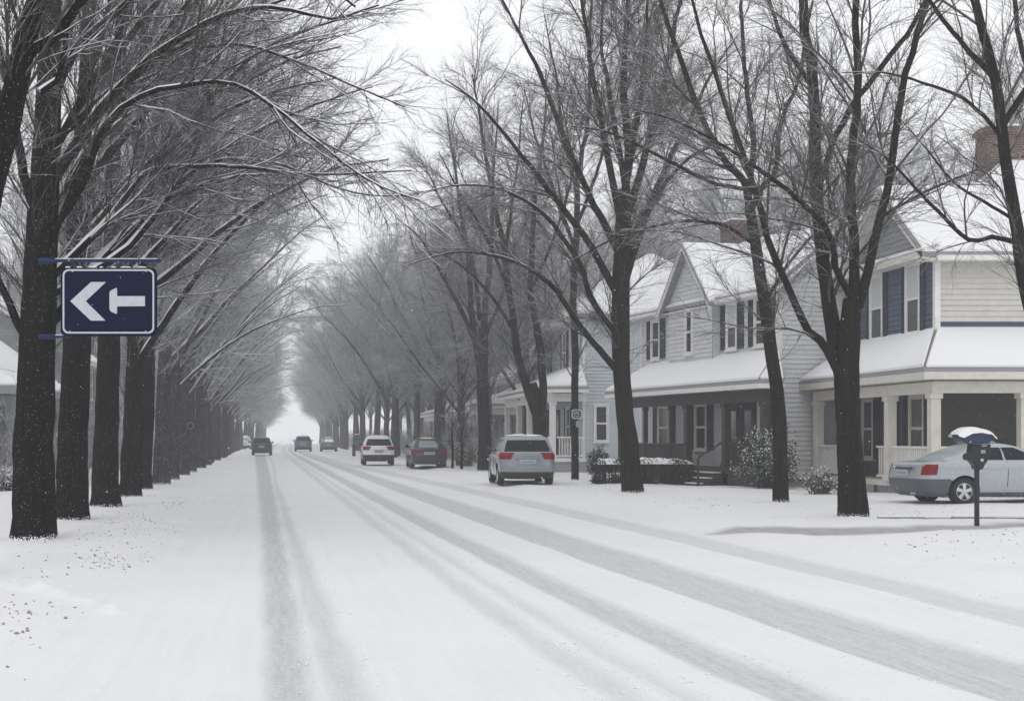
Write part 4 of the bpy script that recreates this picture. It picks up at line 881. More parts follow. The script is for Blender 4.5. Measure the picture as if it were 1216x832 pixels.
# D: slim straight trunk with the small sign
Z = 51; bD = base_at(683, Z)
lm = [pl(bD, Z, [(683, 572), (683, 500), (684, 430), (682, 350), (686, 270), (688, 200)], [12, 11.5, 11.5, 11, 10, 8]),
      pl(bD, Z, [(688, 210), (696, 130), (700, 60), (705, -20)], [8, 6, 4, 2]), pl(bD, Z, [(684, 300), (660, 230), (640, 170), (625, 100)], [7, 5.5, 4, 1.5], dy=(0, .6)),
      pl(bD, Z, [(684, 270), (708, 210), (726, 150), (740, 90)], [6.5, 5, 4, 1.5], dy=(0, .8)), pl(bD, Z, [(686, 240), (672, 160), (664, 90), (650, 20)], [6, 5, 3.5, 1.5], dy=(0, -1))]
build_tree('street_tree', 54, lm, bD, 'slim straight trunk on the right verge carrying a small pale plate', 'trees along the right verge', dens=.68, **KW)
# E: twin trunk behind the silver car
Z = 56; bE = base_at(641, Z)
lm = [pl(bE, Z, [(641, 570), (641, 530), (640, 500), (638, 480), (632, 455)], [24, 22, 22, 23, 14]),
      pl(bE, Z, [(636, 490), (624, 455), (616, 410), (606, 350), (598, 290), (585, 220), (570, 150), (560, 90)], [14, 13, 12, 10, 9, 7, 4, 2]),
      pl(bE, Z, [(643, 490), (645, 455), (638, 400), (632, 350), (634, 290), (640, 220), (648, 150), (650, 80)], [14, 13, 12, 10, 9, 7, 4, 2], dy=(0, .5)),
      pl(bE, Z, [(614, 400), (590, 360), (560, 325), (520, 300), (490, 300)], [7, 5, 4, 3, 1.2], dy=(0, -1)), pl(bE, Z, [(604, 340), (575, 280), (545, 230), (520, 180)], [6, 5, 3.5, 1.3], dy=(0, .7)),
      pl(bE, Z, [(633, 340), (655, 290), (672, 240), (690, 190)], [6, 5, 3.5, 1.3], dy=(0, -.6)), pl(bE, Z, [(600, 300), (610, 230), (618, 160), (620, 100)], [6, 4.5, 3, 1.2], dy=(0, 1))]
build_tree('street_tree', 55, lm, bE, 'twin-trunked tree rising behind the parked silver car', 'trees along the right verge', dens=.68, **KW)
# F
Z = 65; bF = base_at(575, Z)
lm = [pl(bF, Z, [(575, 563), (575, 520), (573, 470), (572, 430), (573, 390)], [23, 20, 19, 19, 16]),
      pl(bF, Z, [(571, 440), (562, 390), (556, 330), (548, 260), (540, 190), (530, 130)], [11, 10, 8, 6, 4, 1.5]), pl(bF, Z, [(574, 400), (578, 330), (582, 260), (584, 190), (590, 120)], [11, 9, 7, 4, 1.5]),
      pl(bF, Z, [(571, 420), (545, 365), (518, 320), (490, 280), (465, 260)], [8, 7, 5, 3, 1.2], dy=(0, -.6)), pl(bF, Z, [(576, 400), (596, 350), (610, 300), (630, 250)], [7, 6, 4, 1.5], dy=(0, .8)),
      pl(bF, Z, [(570, 380), (560, 300), (530, 240), (505, 190)], [7, 5, 3.5, 1.3], dy=(0, .8))]
build_tree('street_tree', 56, lm, bF, 'thick grey tree on the right verge between the silver car and the dark sedan', 'trees along the right verge', dens=.88, **KW)
# G: tree leaning in from the right edge
Z = 24.5; bG = base_at(1258, Z)
lm = [pl(bG, Z, [(1258, 630), (1252, 520), (1240, 430), (1225, 370), (1212, 310), (1205, 255), (1196, 187), (1184, 97), (1164, 18), (1148, -60), (1130, -180)], [34, 28, 25, 23, 20, 19, 17, 15, 13, 10, 3]),
      pl(bG, Z, [(1208, 288), (1180, 282), (1150, 285), (1118, 256), (1085, 222), (1055, 190), (1020, 165)], [9, 8, 7, 6, 4.5, 3, 1.3], dy=(0, -.6)),
      pl(bG, Z, [(1190, 150), (1215, 110), (1245, 60), (1280, 20)], [11, 10, 8, 4]), pl(bG, Z, [(1183, 95), (1150, 60), (1115, 20), (1085, -20), (1050, -60)], [10, 8, 7, 5, 2], dy=(0, .5)),
      pl(bG, Z, [(1192, 165), (1150, 120), (1100, 98), (1050, 85), (1000, 85)], [7, 6, 4.5, 3, 1.3], dy=(0, .7)),
      pl(bG, Z, [(1230, 390), (1260, 330), (1300, 280), (1350, 240)], [10, 8, 6, 3]), pl(bG, Z, [(1236, 130), (1215, 60), (1206, 0), (1190, -70)], [9, 8, 7, 3], dy=(.5, .5)),
      pl(bG, Z, [(1206, 262), (1170, 240), (1130, 215), (1095, 170), (1068, 140)], [6, 5, 4, 2.5, 1.2], dy=(0, .8))]
build_tree('street_tree', 57, lm, bG, 'dark tree leaning in from the right edge across the chimney', 'trees along the right verge', dens=.74, **KW)

# generic vase-shaped trees for the rest of the right side
def vase_limbs(seed, r=.3, H=13.0, fork=3.6, n=8):
    rng = np.random.default_rng(seed)
    st = (np.array([(0, 0, -.15), (.02, 0, 1.2), (.05, .04, fork), (.1, .1, fork + 2.5), (.15, .1, fork + 5.5), (.2, .1, H)]), [r * 1.05, r, r * .92, r * .5, r * .28, r * .06], 'limb')
    out = [st]
    for i in range(n):
        z = fork + rng.uniform(-.7, 2.2); az = i * 2.4 + rng.uniform(-.4, .4); el = math.radians(rng.uniform(50, 74))
        out.append(auto_limb(rng, stem_at(st, z), az, el, (H - z) * rng.uniform(.8, 1.0), r * rng.uniform(.34, .5), np.array([0, .1, .05, -.1, -.25, -.35, -.4, -.4]), wig=.05))
    return out
protoR = []
right_pos = [(9.0, 76, .27), (8.6, 84, .28), (9.3, 91, .25), (8.7, 99, .27)]
lab_r = ['bare tree beside the dark parked sedan', 'bare tree just behind the white parked car', 'slim bare tree past the white parked car', 'bare tree by the dark post box on the right verge']
for i, (x, y, r) in enumerate(right_pos):
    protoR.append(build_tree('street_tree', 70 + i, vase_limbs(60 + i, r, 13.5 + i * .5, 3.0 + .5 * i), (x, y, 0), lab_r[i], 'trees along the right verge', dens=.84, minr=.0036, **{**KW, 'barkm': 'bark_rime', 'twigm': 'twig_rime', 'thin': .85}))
y = 106; k = 0
while y < 340:
    copy_thing(protoR[k % 4], (9.1 + far_shift(y) + rg.uniform(-.5, .7), y, 0), rg.uniform(0, 6.28), rg.uniform(1.05, 1.3), 'hazy bare tree farther along the right verge' if y < 160 else 'faint bare tree at the far end of the right verge, lost in snow haze', 'trees along the right verge', rg.random() < .5)
    y += rg.uniform(6.5, 10); k += 1
for i, (x, y, s) in enumerate(((11.6, 70, .9), (11.2, 80, .95), (12.5, 103, 1.05), (11.5, 108, 1), (12.6, 128, 1.05), (11.6, 140, 1), (14, 152, 1.1), (11.5, 170, 1.1), (14.5, 190, 1.1), (12, 215, 1.1), (15.5, 79, 1.05), (16.5, 101, 1.1), (12.0, 134, 1.1), (17, 140, 1.1))):
    copy_thing(protoR[(i + 1) % 4], (x, y, 0), rg.uniform(0, 6.28), s, 'bare tree among the front yards on the right side', 'trees in the right-hand yards')
for i, (x, y, s) in enumerate(((24, 60, 1.1), (29, 57, 1.15), (35, 62, 1.2), (26, 78, 1.25), (33, 80, 1.2), (42, 70, 1.2), (24.5, 92, 1.3), (40, 95, 1.3))):
    copy_thing(protoR[i % 4], (x, y, 0), rg.uniform(0, 6.28), s, 'tall bare tree behind the houses on the right', 'trees behind the right-hand houses')
for i in range(34):
    yy = 105 + i * 6.2; xx = 18 + (i * 7.3 % 22) + rg.uniform(-1, 1)
    copy_thing(protoR[i % 4], (xx, yy, 0), rg.uniform(0, 6.28), rg.uniform(.9, 1.25), 'bare tree of the hazy woodlot far beyond the right-hand yards', 'trees of the far right woodlot', i % 2 == 0)
for i in range(24):
    yy = 92 + i * 8.5; xx = -13 - (i * 5.7 % 18) + rg.uniform(-1, 1)
    copy_thing(protoR[i % 4], (xx, yy, 0), rg.uniform(0, 6.28), rg.uniform(.9, 1.2), 'bare tree of the hazy woodlot far beyond the left row', 'trees of the far left woodlot', i % 2 == 0)
def thicket(name, label, x0, x1, y0, y1, n, h, seed):
    rng = np.random.default_rng(seed); S = np.stack([rng.uniform(x0, x1, n), y0 + (y1 - y0) * rng.random(n) ** 1.4, np.zeros(n)], 1); S[:, 0] += far_shift(S[:, 1])
    D = np.stack([rng.normal(size=n) * .35, rng.normal(size=n) * .35, np.ones(n)], 1); P1 = trace(rng, S, D, h * rng.uniform(.5, 1.1, n), 6, .1, .08); R1 = np.repeat(np.linspace(.02, .007, 6)[None], n, 0)
    P2, R2 = spawn(rng, P1, R1, 4, .15, 1, 20, 60, .4, .008, 5, .1, .1, maxl=1, minr=.007); P3, R3 = spawn(rng, P2, R2, 4.5, .2, 1, 20, 60, .5, .007, 4, .1, .1, maxl=.5, minr=.006)
    Vs, Qs, nb = [], [], 0
    for P, r in ((P1, R1), (P2, R2), (P3, R3)): V, Q = tube_arrays(P, r, 3); Vs.append(V); Qs.append(Q + nb); nb += len(V)
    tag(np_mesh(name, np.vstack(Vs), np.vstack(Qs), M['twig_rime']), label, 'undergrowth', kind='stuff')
thicket('undergrowth', 'tangle of haze-paled rimed brush behind the left row of trunks', -11, -7.2, 40, 260, 1500, 3.0, 91)
thicket('undergrowth', 'tangle of haze-paled rimed brush along the right yards past the dark sedan', 11.0, 15, 76, 260, 1500, 2.6, 92)
# saplings next to the sedan
def sapling(px, Z, H, label, seed):
    b = base_at(px, Z); rng = np.random.default_rng(seed)
    st = (np.array([(0, 0, -.1), (.03, 0, H * .3), (-.02, .03, H * .6), (.05, 0, H)]), [.075, .06, .04, .012], 'limb'); out = [st]
    for i in range(7): out.append(auto_limb(rng, stem_at(st, H * rng.uniform(.25, .85)), rng.uniform(0, 6.28), math.radians(rng.uniform(35, 60)), H * rng.uniform(.25, .45), .028, np.zeros(8) - .1))
    build_tree('young_tree', seed, out, b, label, 'saplings by the dark sedan', dens=1.2, snow=1.0, barkm='bark', twigm='twig', minr=.006)
sapling(537, 70, 3.4, 'small snowy sapling close beside the dark sedan', 81)
sapling(548, 68, 3.9, 'thin taller sapling one step right of the sedan sapling', 82)

# ------------------------------------------------------------------ shrubs and hedges
def leaf_cloud(rng, C, size):
    """small leaf quads at points C"""
    n = len(C); a = unit(rng.normal(size=(n, 3))); b = unit(np.cross(a, rng.normal(size=(n, 3)))); s = size * (.6 + .8 * rng.random((n, 1)))
    V = np.stack([C - a * s, C + b * s * .5, C + a * s, C - b * s * .5], 1).reshape(-1, 3)
    return V, np.arange(n * 4).reshape(-1, 4)

def hedge(label, x0, x1, y0, y1, h, seed):
    rng = np.random.default_rng(seed); lx, ly = x1 - x0, y1 - y0
    t = thing('hedge', label, 'hedge', ((x0 + x1) / 2, (y0 + y1) / 2, 0), group='clipped hedges by the dark porch')
    n = int(9000 * lx * ly * h); u = rng.random((n, 3)) * 2 - 1; u = np.sign(u) * np.abs(u) ** .45
    k = (np.abs(u) ** 5).sum(1) ** (1 / 5); u /= np.maximum(k, 1)[:, None]
    C = u * np.array([lx / 2, ly / 2, h / 2]) + np.array([0, 0, h / 2]); C += .05 * rng.normal(size=C.shape)
    V, Q = leaf_cloud(rng, C, .035); np_mesh('foliage', V, Q, M['hedge'], t, smooth=False)
    sb = []
    for _ in range(30): p = (rng.random(2) - .5) * np.array([lx, ly]) * .8; sb.append(np.linspace([p[0], p[1], -.05], [p[0] * 1.05, p[1] * 1.05, h * .8], 4))
    sb = np.array(sb); V, Q = tube_arrays(sb, np.full(sb.shape[:2], .015), 5); np_mesh('stem', V, Q, M['twig'], t)
    nx, ny = max(12, int(lx * 16)), max(8, int(ly * 16)); gx, gy = np.meshgrid(np.linspace(-1, 1, nx), np.linspace(-1, 1, ny), indexing='ij')
    e = np.clip(1 - np.maximum(np.abs(gx), np.abs(gy)) ** 6, 0, 1)
    zz = h - .10 + e * (.15 + .05 * vnoise(gx * lx * 2 + seed, gy * ly * 2) + .04 * vnoise(gx * lx * 6, gy * ly * 6))
    V = np.stack([gx * lx * .5 * (1 + .03 * vnoise(gy * 5, gx * 3)), gy * ly * .5, zz], -1).reshape(-1, 3); I = np.arange(nx * ny).reshape(nx, ny)
    Q = np.stack([I[:-1, :-1], I[1:, :-1], I[1:, 1:], I[:-1, 1:]], -1).reshape(-1, 4); np_mesh('snow_cap', V, Q, M['snow'], t)
hedge('small low hedge clump capped with snow, left of the big verge tree', 9.95, 10.75, 46.4, 47.3, .82, 3)
hedge('long clipped hedge capped with snow in front of the dark porch', 10.9, 13.0, 46.0, 47.2, .84, 4)

def bush(name, label, px, Z, w, h, seed, leaf='shrub', n=9000, size=.035, snow=.25, twigs=60, group=None):
    rng = np.random.default_rng(seed); b = base_at(px, Z); t = thing(name, label, 'shrub', b, group=group)
    S = np.zeros((twigs, 3)); S[:, :2] = rng.normal(size=(twigs, 2)) * w * .07
    az = rng.random(twigs) * 6.28; el = np.radians(rng.uniform(38, 88, twigs)); D = np.stack([np.cos(el) * np.cos(az), np.cos(el) * np.sin(az), np.sin(el)], 1)
    Lg = (1 / np.sqrt((D[:, 0] / (w / 2)) ** 2 + (D[:, 1] / (w / 2)) ** 2 + (D[:, 2] / h) ** 2)) * rng.uniform(.75, 1.0, twigs)
    P1 = trace(rng, S, D, Lg, 7, .1, .06); R1 = np.repeat(np.linspace(.016, .004, 7)[None], twigs, 0)
    P2, R2 = spawn(rng, P1, R1, 7, .25, 1, 20, 60, .35, .008, 5, .1, .1, maxl=.7, minr=.004); P3, R3 = spawn(rng, P2, R2, 12, .2, 1, 25, 60, .45, .006, 4, .1, .1, maxl=.3, minr=.0035)
    Vs, Qs, nb = [], [], 0
    for P, r in ((P1, R1), (P2, R2), (P3, R3)):
        V, Q = tube_arrays(P, r, 4); Vs.append(V); Qs.append(Q + nb); nb += len(V)
    np_mesh('stem', np.vstack(Vs), np.vstack(Qs), M['twig_r'] if leaf != 'shrub_pale' else M['shrub_pale'], t)
    pts = np.concatenate([P2.reshape(-1, 3), P3.reshape(-1, 3)]); 
    if n:
        C = pts[rng.integers(0, len(pts), n)] + rng.normal(size=(n, 3)) * .05; C[:, 2] = np.maximum(C[:, 2], .02)
        k = rng.random(n) < snow * (C[:, 2] / h + .4)
        V, Q = leaf_cloud(rng, C[~k], size); np_mesh('foliage', V, Q, M[leaf], t, smooth=False)
        V, Q = leaf_cloud(rng, C[k] + np.array([0, 0, .015]), size * .9); np_mesh('snow_fleck', V, Q, M['snow'], t, smooth=False)
bush('shrub', 'large rounded snow-flecked shrub between the slender tree and the pale house', 915, 42.2, 2.1, 1.95, 5, n=16000)
bush('shrub', 'dark round evergreen bush against the pale blue side wall', 712, 58, 1.2, 1.25, 6, leaf='hedge', n=9000, snow=.2)
bush('shrub', 'low leafless twiggy shrub beside the white porch corner', 975, 38.5, 1.5, .75, 7, leaf='shrub_pale', n=900, snow=.5, twigs=70)
bush('shrub', 'thin low twigs poking from snow near the forked tree', 1008, 37.8, .9, .55, 17, leaf='shrub_pale', n=300, snow=.5, twigs=45)
bush('shrub', 'snow-covered bush before the grey house on the left edge', 4, 40.5, 1.3, .75, 8, leaf='hedge', n=5000, snow=.75)
bush('shrub', 'leafless scrub bush beside the dark sedan under the thick grey tree', 556, 74, 2.2, 1.5, 9, leaf='shrub_pale', n=1500, snow=.6)
bush('shrub', 'second scrub bush in the yard left of the silver car', 590, 69, 1.8, 1.2, 10, leaf='shrub_pale', n=1500, snow=.7)

# ------------------------------------------------------------------ sign on the first tree
def arrow_sign():
    Z0 = 21.16; s = Z0 / F                                # metres per photo pixel on the sign's plane
    t = thing('street_sign', 'navy blue hanging sign with white left-pointing arrow bolted to the first tree', 'sign', ((130 - PX) * s, Z0, CH - (358 - HOR) * s))
    C = lambda cx, cy: ((30 + cx * .15625 - 130) * s, -((290 + cy * .15625) - 358) * s)     # crop pixel to local x, z
    def rr(x0, y0, x1, y1, r, n=6):
        a, b = C(x0, y0); c, d = C(x1, y1); lo, hi = min(b, d), max(b, d); r = r * .15625 * s; o = []
        for (mx_, mz_, st) in ((c - r, hi - r, 0), (a + r, hi - r, 90), (a + r, lo + r, 180), (c - r, lo + r, 270)):
            for k in range(n + 1): q = math.radians(st + 90 * k / n); o.append((mx_ + r * math.cos(q), mz_ + r * math.sin(q)))
        return o
    bd = MB(); bd.ext([(x, 0, z) for x, z in rr(268, 178, 1002, 698, 45)], (0, .035, 0)); bd.build('board', M['sign_blue'], t, bevel=.004)
    o1, o2 = rr(284, 190, 980, 678, 44), rr(297, 203, 967, 665, 36); m = MB(); n = len(o1)
    for i in range(n):
        j = (i + 1) % n; m.add([(o1[i][0], -.003, o1[i][1]), (o1[j][0], -.003, o1[j][1]), (o2[j][0], -.003, o2[j][1]), (o2[i][0], -.003, o2[i][1])], [(0, 1, 2, 3)])
    m.build('border', M['sign_white'], t, fix=False)
    def sym(pts): return [(*(lambda q: (q[0], -.003, q[1]))(C(*p)),) for p in pts]
    a = MB(); a.ext(sym([(342, 432), (500, 287), (614, 287), (460, 432), (610, 580), (498, 580)]), (0, -.002, 0)); a.build('arrow_head', M['sign_white'], t)
    a = MB(); a.ext(sym([(640, 365), (650, 352), (668, 342), (697, 330), (699, 394), (910, 394), (910, 470), (699, 472), (697, 530), (668, 520), (648, 508), (640, 490)]), (0, -.002, 0)); a.build('arrow_stem', M['sign_white'], t)
    for cx, cy in ((360, 206), (917, 206), (340, 662), (915, 662)):
        x, z = C(cx, cy); MB().lathe([(0, 0), (.012, -.001), (.010, -.008), (0, -.010)], 'y', (x, -.002, z), 10).build('bolt', M['alloy'], t, smooth=True)
    # bracket arms
    for cy, x1, rad in ((122, 1028, .026), (700, 335, .022)):
        xa, za = C(112, cy); xb, zb = C(x1, cy)
        m = MB(); m.tube([(xa, .03, za), (xa + .02, .03, za), (xb - .02, .03, zb), (xb, .03, zb)], [rad * .9, rad, rad, rad * .8], 12); br = m.build('bracket_arm', M['bracket_blue'], t, smooth=True)
        m = MB(); m.tube([(xa - .03, .04, za - .01), (xa - .01, .04, za - .005), (xa + .16, .035, za), (xa + .2, .03, za)], [rad * 1.2, rad * 1.75, rad * 1.75, rad * 1.1], 12); m.tube([(xa + .08, .05, za), (xa + .08, .3, za)], [.03, .03], 8); m.build('clamp', M['bracket_blue'], br, smooth=True)
        m = MB(); m.bar((xa + .22, .03, za + rad * .95), (max(xb - .05, xa + .26), .03, zb + rad * .95), .026, .016); m.build('bracket_snow', M['snow'], br, bevel=.006)
    for cx in (355, 860):
        x, z0 = C(cx, 122); _, z1 = C(cx, 185); MB().tube([(x, .03, z0 + .03), (x, .025, z1 - .02)], [.016, .016], 8).build('hanger', M['bracket_blue'], t, smooth=True)
    x0, z0 = C(300, 178); x1, _ = C(970, 178); m = MB()
    rr_ = random.Random(3); x = x0
    while x < x1 - .1:
        w = rr_.uniform(.06, .18); m.ext([(x, .003, z0 + .001), (x + w, .003, z0 + .001), (x + w * .8, .003, z0 + .018), (x + w * .25, .003, z0 + .022)], (0, .028, 0)); x += w + rr_.uniform(.02, .12)
    m.build('sign_snow', M['snow'], t, bevel=.005)
arrow_sign()

# ------------------------------------------------------------------ parking meter
def parking_meter():
    Z0 = 25.0; b = base_at(1160, Z0); s = Z0 / F
    t = thing('parking_meter', 'black parking meter on a thin pole with snow-covered blue hood', 'meter', b)
    X = lambda px: (px - 1160) * s; H = lambda py: CH - (py - HOR) * s
    MB().lathe([(.055, -.1), (.055, .0), (.05, .02), (.042, .04), (.042, H(560)), (.05, H(556))], 'z', (0, 0, 0), 14).build('pole', M['black_metal'], t, smooth=False)
    pr = [(1151, 527), (1173.5, 527), (1172.5, 541), (1169.5, 547), (1166, 552), (1164, 557), (1156.5, 557), (1155, 552), (1151, 547), (1146.5, 546), (1145, 541), (1147.5, 538), (1150, 537)]
    hd = MB().ext([(X(x), -.11, H(y)) for x, y in pr], (0, .20, 0)).build('head', M['black_metal'], t, bevel=.018, seg=3)
    MB().box(X(1162), X(1168), -.118, -.111, H(530), H(526.5)).build('coin_slot', M['lcd'], hd, bevel=.003)
    MB().box(X(1161), X(1166.5), -.118, -.111, H(538), H(534)).build('display', M['lcd'], hd, bevel=.003)
    MB().lathe([(0, -.112), (.03, -.112), (.03, -.135), (.01, -.14)], 'y', (X(1162), 0, H(546)), 12).build('knob', M['alloy'], hd, smooth=True)
    ho = [(1135, 519), (1136, 514.5), (1142, 512), (1172, 511.5), (1175.5, 517), (1174, 522), (1168, 526.5), (1143, 526.8), (1138, 524)]
    h2 = MB().ext([(X(x), -.19, H(y)) for x, y in ho], (0, .36, 0)).build('hood', M['meter_blue'], t, bevel=.03, seg=3)
    # heap of snow on the hood
    nx, ny = 34, 22; gx, gy = np.meshgrid(np.linspace(0, 1, nx), np.linspace(-1, 1, ny), indexing='ij')
    top = np.interp(gx, [0, .05, .2, .45, .7, .9, 1], [515.5, 511.5, 507.5, 506.5, 508.5, 512, 517.5]); bot = np.interp(gx, [0, .12, .2, .35, .6, .85, .97, 1], [518, 519.5, 518.5, 514.8, 513.5, 515.5, 520.5, 521])
    k = np.sqrt(np.clip(1 - np.abs(gy) ** 3.2, 0, 1)); zz = H(bot) + (H(top) - H(bot)) * k + .006 * vnoise(gx * 9, gy * 5)
    V = np.stack([X(1132 + gx * 45), gy * .215 - .01, zz], -1).reshape(-1, 3); I = np.arange(nx * ny).reshape(nx, ny)
    Q = np.stack([I[:-1, :-1], I[1:, :-1], I[1:, 1:], I[:-1, 1:]], -1).reshape(-1, 4); np_mesh('hood_snow', V, Q, M['snow'], h2)
parking_meter()

# ------------------------------------------------------------------ small plates and posts
def plate_on_trunk():
    Z0 = 50.78; s = Z0 / F; t = thing('street_plate', 'small round-cornered pale plate on the slim straight trunk', 'sign', ((685 - PX) * s, Z0, CH - (491.5 - HOR) * s))
    def rrect(w, h, r, n=5):
        o = []
        for mx_, mz_, st in ((w - r, h - r, 0), (-w + r, h - r, 90), (-w + r, -h + r, 180), (w - r, -h + r, 270)):
            for k in range(n + 1): q = math.radians(st + 90 * k / n); o.append((mx_ + r * math.cos(q), mz_ + r * math.sin(q)))
        return o
    w, h = 6.2 * s, 5.7 * s
    MB().ext([(x, 0, z) for x, z in rrect(w, h, w * .45)], (0, .03, 0)).build('board', M['black_metal'], t)
    o1, o2 = rrect(w * .98, h * .98, w * .44), rrect(w * .78, h * .76, w * .34); m = MB(); n = len(o1)
    for i in range(n): j = (i + 1) % n; m.add([(o1[i][0], -.004, o1[i][1]), (o1[j][0], -.004, o1[j][1]), (o2[j][0], -.004, o2[j][1]), (o2[i][0], -.004, o2[i][1])], [(0, 1, 2, 3)])
    m.build('border', M['sign_white'], t, fix=False)
    m = MB()                                              # worn marks: a stroke, a bent figure and a line below
    for x0, x1, z0, z1 in ((-.5, -.3, -.15, .5), (-.1, .45, .38, .5), (-.1, .05, .1, .38), (-.1, .4, .05, .16), (.28, .45, -.2, .05), (-.45, .5, -.5, -.38)): m.box(x0 * w, x1 * w, -.006, -.001, z0 * h, z1 * h)
    m.build('marking', M['sign_white'], t)
    MB().box(-.03, .13, .0, .03, -h - .30, -h - .06).build('lower_tag', M['siding4'], t)
plate_on_trunk()

def round_sign():
    Z0 = 56.9; s = Z0 / F; t = thing('round_sign', 'small dark round plate with a pale rim on the eighth left trunk', 'sign', ((226 - PX) * s, Z0, CH - (505 - HOR) * s))
    MB().lathe([(0, 0), (.12, 0), (.12, .03), (0, .03)], 'y', (0, 0, 0), 24).build('disc', M['black_metal'], t)
    MB().lathe([(.112, -.012), (.130, -.012), (.130, .035), (.121, .035), (.121, -.002), (.112, -.002), (.112, -.012)], 'y', (0, 0, 0), 24, cap=False).build('rim', M['siding4'], t)
    MB().bar((0, .03, 0), (0, .4, 0), .05, .05).build('bracket', M['black_metal'], t)
round_sign()
def thin_pole():
    b = base_at(236.5, 77); t = thing('utility_pole', 'thin grey pole standing among the left row of trunks', 'pole', b)
    MB().lathe([(.08, -.1), (.075, 0), (.055, 3.3), (.05, 3.6), (0, 3.62)], 'z', (0, 0, 0), 12).build('post', M['siding4'], t, smooth=False)
    MB().box(-.04, .28, -.06, .06, 2.5, 2.62).build('crossarm', M['siding4'], t)
    MB().lathe([(0, 3.61), (.06, 3.61), (.05, 3.68), (0, 3.7)], 'z', (0, 0, 0), 12).build('snow_cap', M['snow'], t, smooth=True)
thin_pole()
def post_box():
    Z0 = 122; s = Z0 / F; b = base_at(420.5, Z0); t = thing('post_box', 'dark blue-grey box on a post beyond the white parked car', 'box', b)
    MB().box(-.16, .12, -.1, .1, -.1, .95).build('post', M['black_metal'], t)
    m = MB(); m.box(-.14, .62, -.3, .3, .95, 1.55)
    m.ext([(-.14, -.3, 1.553)] + [(.24 - .38 * math.cos(math.pi * k / 8), -.3, 1.553 + .3 * math.sin(math.pi * k / 8)) for k in range(1, 8)] + [(.62, -.3, 1.553)], (0, .6, 0)); m.build('box_body', M['blue_car'], t, bevel=.02)
    MB().box(-.05, .53, -.33, -.3, 1.38, 1.45).build('slot_flap', M['black_metal'], t)
    MB().ext([(.24 - .36 * math.cos(math.pi * k / 8), -.28, 1.60 + .31 * math.sin(math.pi * k / 8)) for k in range(2, 7)], (0, .56, 0)).build('snow_cap', M['snow'], t, bevel=.02)
post_box()

# ------------------------------------------------------------------ cars
def pchip(x, y, xi):
    x = np.asarray(x, float); y = np.asarray(y, float); h = np.diff(x); d = np.diff(y) / h; m = np.zeros_like(y)
    m[0], m[-1] = d[0], d[-1]
    for i in range(1, len(x) - 1):
        if d[i - 1] * d[i] > 0: w1 = 2 * h[i] + h[i - 1]; w2 = h[i] + 2 * h[i - 1]; m[i] = (w1 + w2) / (w1 / d[i - 1] + w2 / d[i])
    i = np.clip(np.searchsorted(x, xi) - 1, 0, len(h) - 1); t = (xi - x[i]) / h[i]
    return y[i] * (1 + 2 * t) * (1 - t) ** 2 + h[i] * m[i] * t * (1 - t) ** 2 + y[i + 1] * t * t * (3 - 2 * t) + h[i] * m[i + 1] * t * t * (t - 1)

SUV = dict(keys=[(.24, -2.10, 2.10, .80, .22, .35), (.34, -2.22, 2.22, .885, .26, .45), (.50, -2.28, 2.30, .915, .28, .5), (.62, -2.30, 2.31, .925, .28, .52), (.76, -2.27, 2.27, .925, .28, .52), (.90, -2.25, 2.15, .92, .28, .5),
                 (.98, -2.23, 1.75, .915, .28, .45), (1.04, -2.21, 1.22, .90, .28, .4), (1.10, -2.17, 1.02, .875, .28, .36), (1.25, -2.06, .74, .82, .26, .34), (1.42, -1.94, .42, .755, .25, .32), (1.54, -1.85, .17, .70, .25, .3), (1.60, -1.80, -.05, .655, .26, .3), (1.635, -1.68, -.3, .58, .3, .3)],
           wheel=(1.36, -1.36, .35, .80), belt=1.10, top=1.54, bumper=.50, rw=(1.12, 1.50, 1.0), lamp=(.87, 1.09), lampx=.43, plate=(.72, .86), lip=True)
SEDAN = dict(keys=[(.20, -2.12, 2.10, .76, .22, .4), (.30, -2.26, 2.26, .85, .26, .5), (.46, -2.33, 2.34, .88, .28, .55), (.60, -2.34, 2.34, .89, .28, .55), (.72, -2.31, 2.28, .888, .28, .55), (.84, -2.28, 2.08, .88, .28, .5),
                   (.92, -2.26, 1.55, .865, .28, .45), (.965, -2.21, 1.12, .845, .3, .4), (.995, -1.78, .98, .81, .32, .36), (1.10, -1.52, .78, .765, .26, .34), (1.22, -1.22, .52, .705, .25, .32), (1.33, -.95, .22, .63, .25, .3), (1.385, -.78, -.02, .565, .28, .3), (1.42, -.55, -.3, .47, .3, .3)],
             wheel=(1.38, -1.32, .315, .76), belt=.995, top=1.33, bumper=.46, rw=(1.01, 1.32, .86), lamp=(.69, .93), lampx=.70, plate=(.66, .80), lip=False)

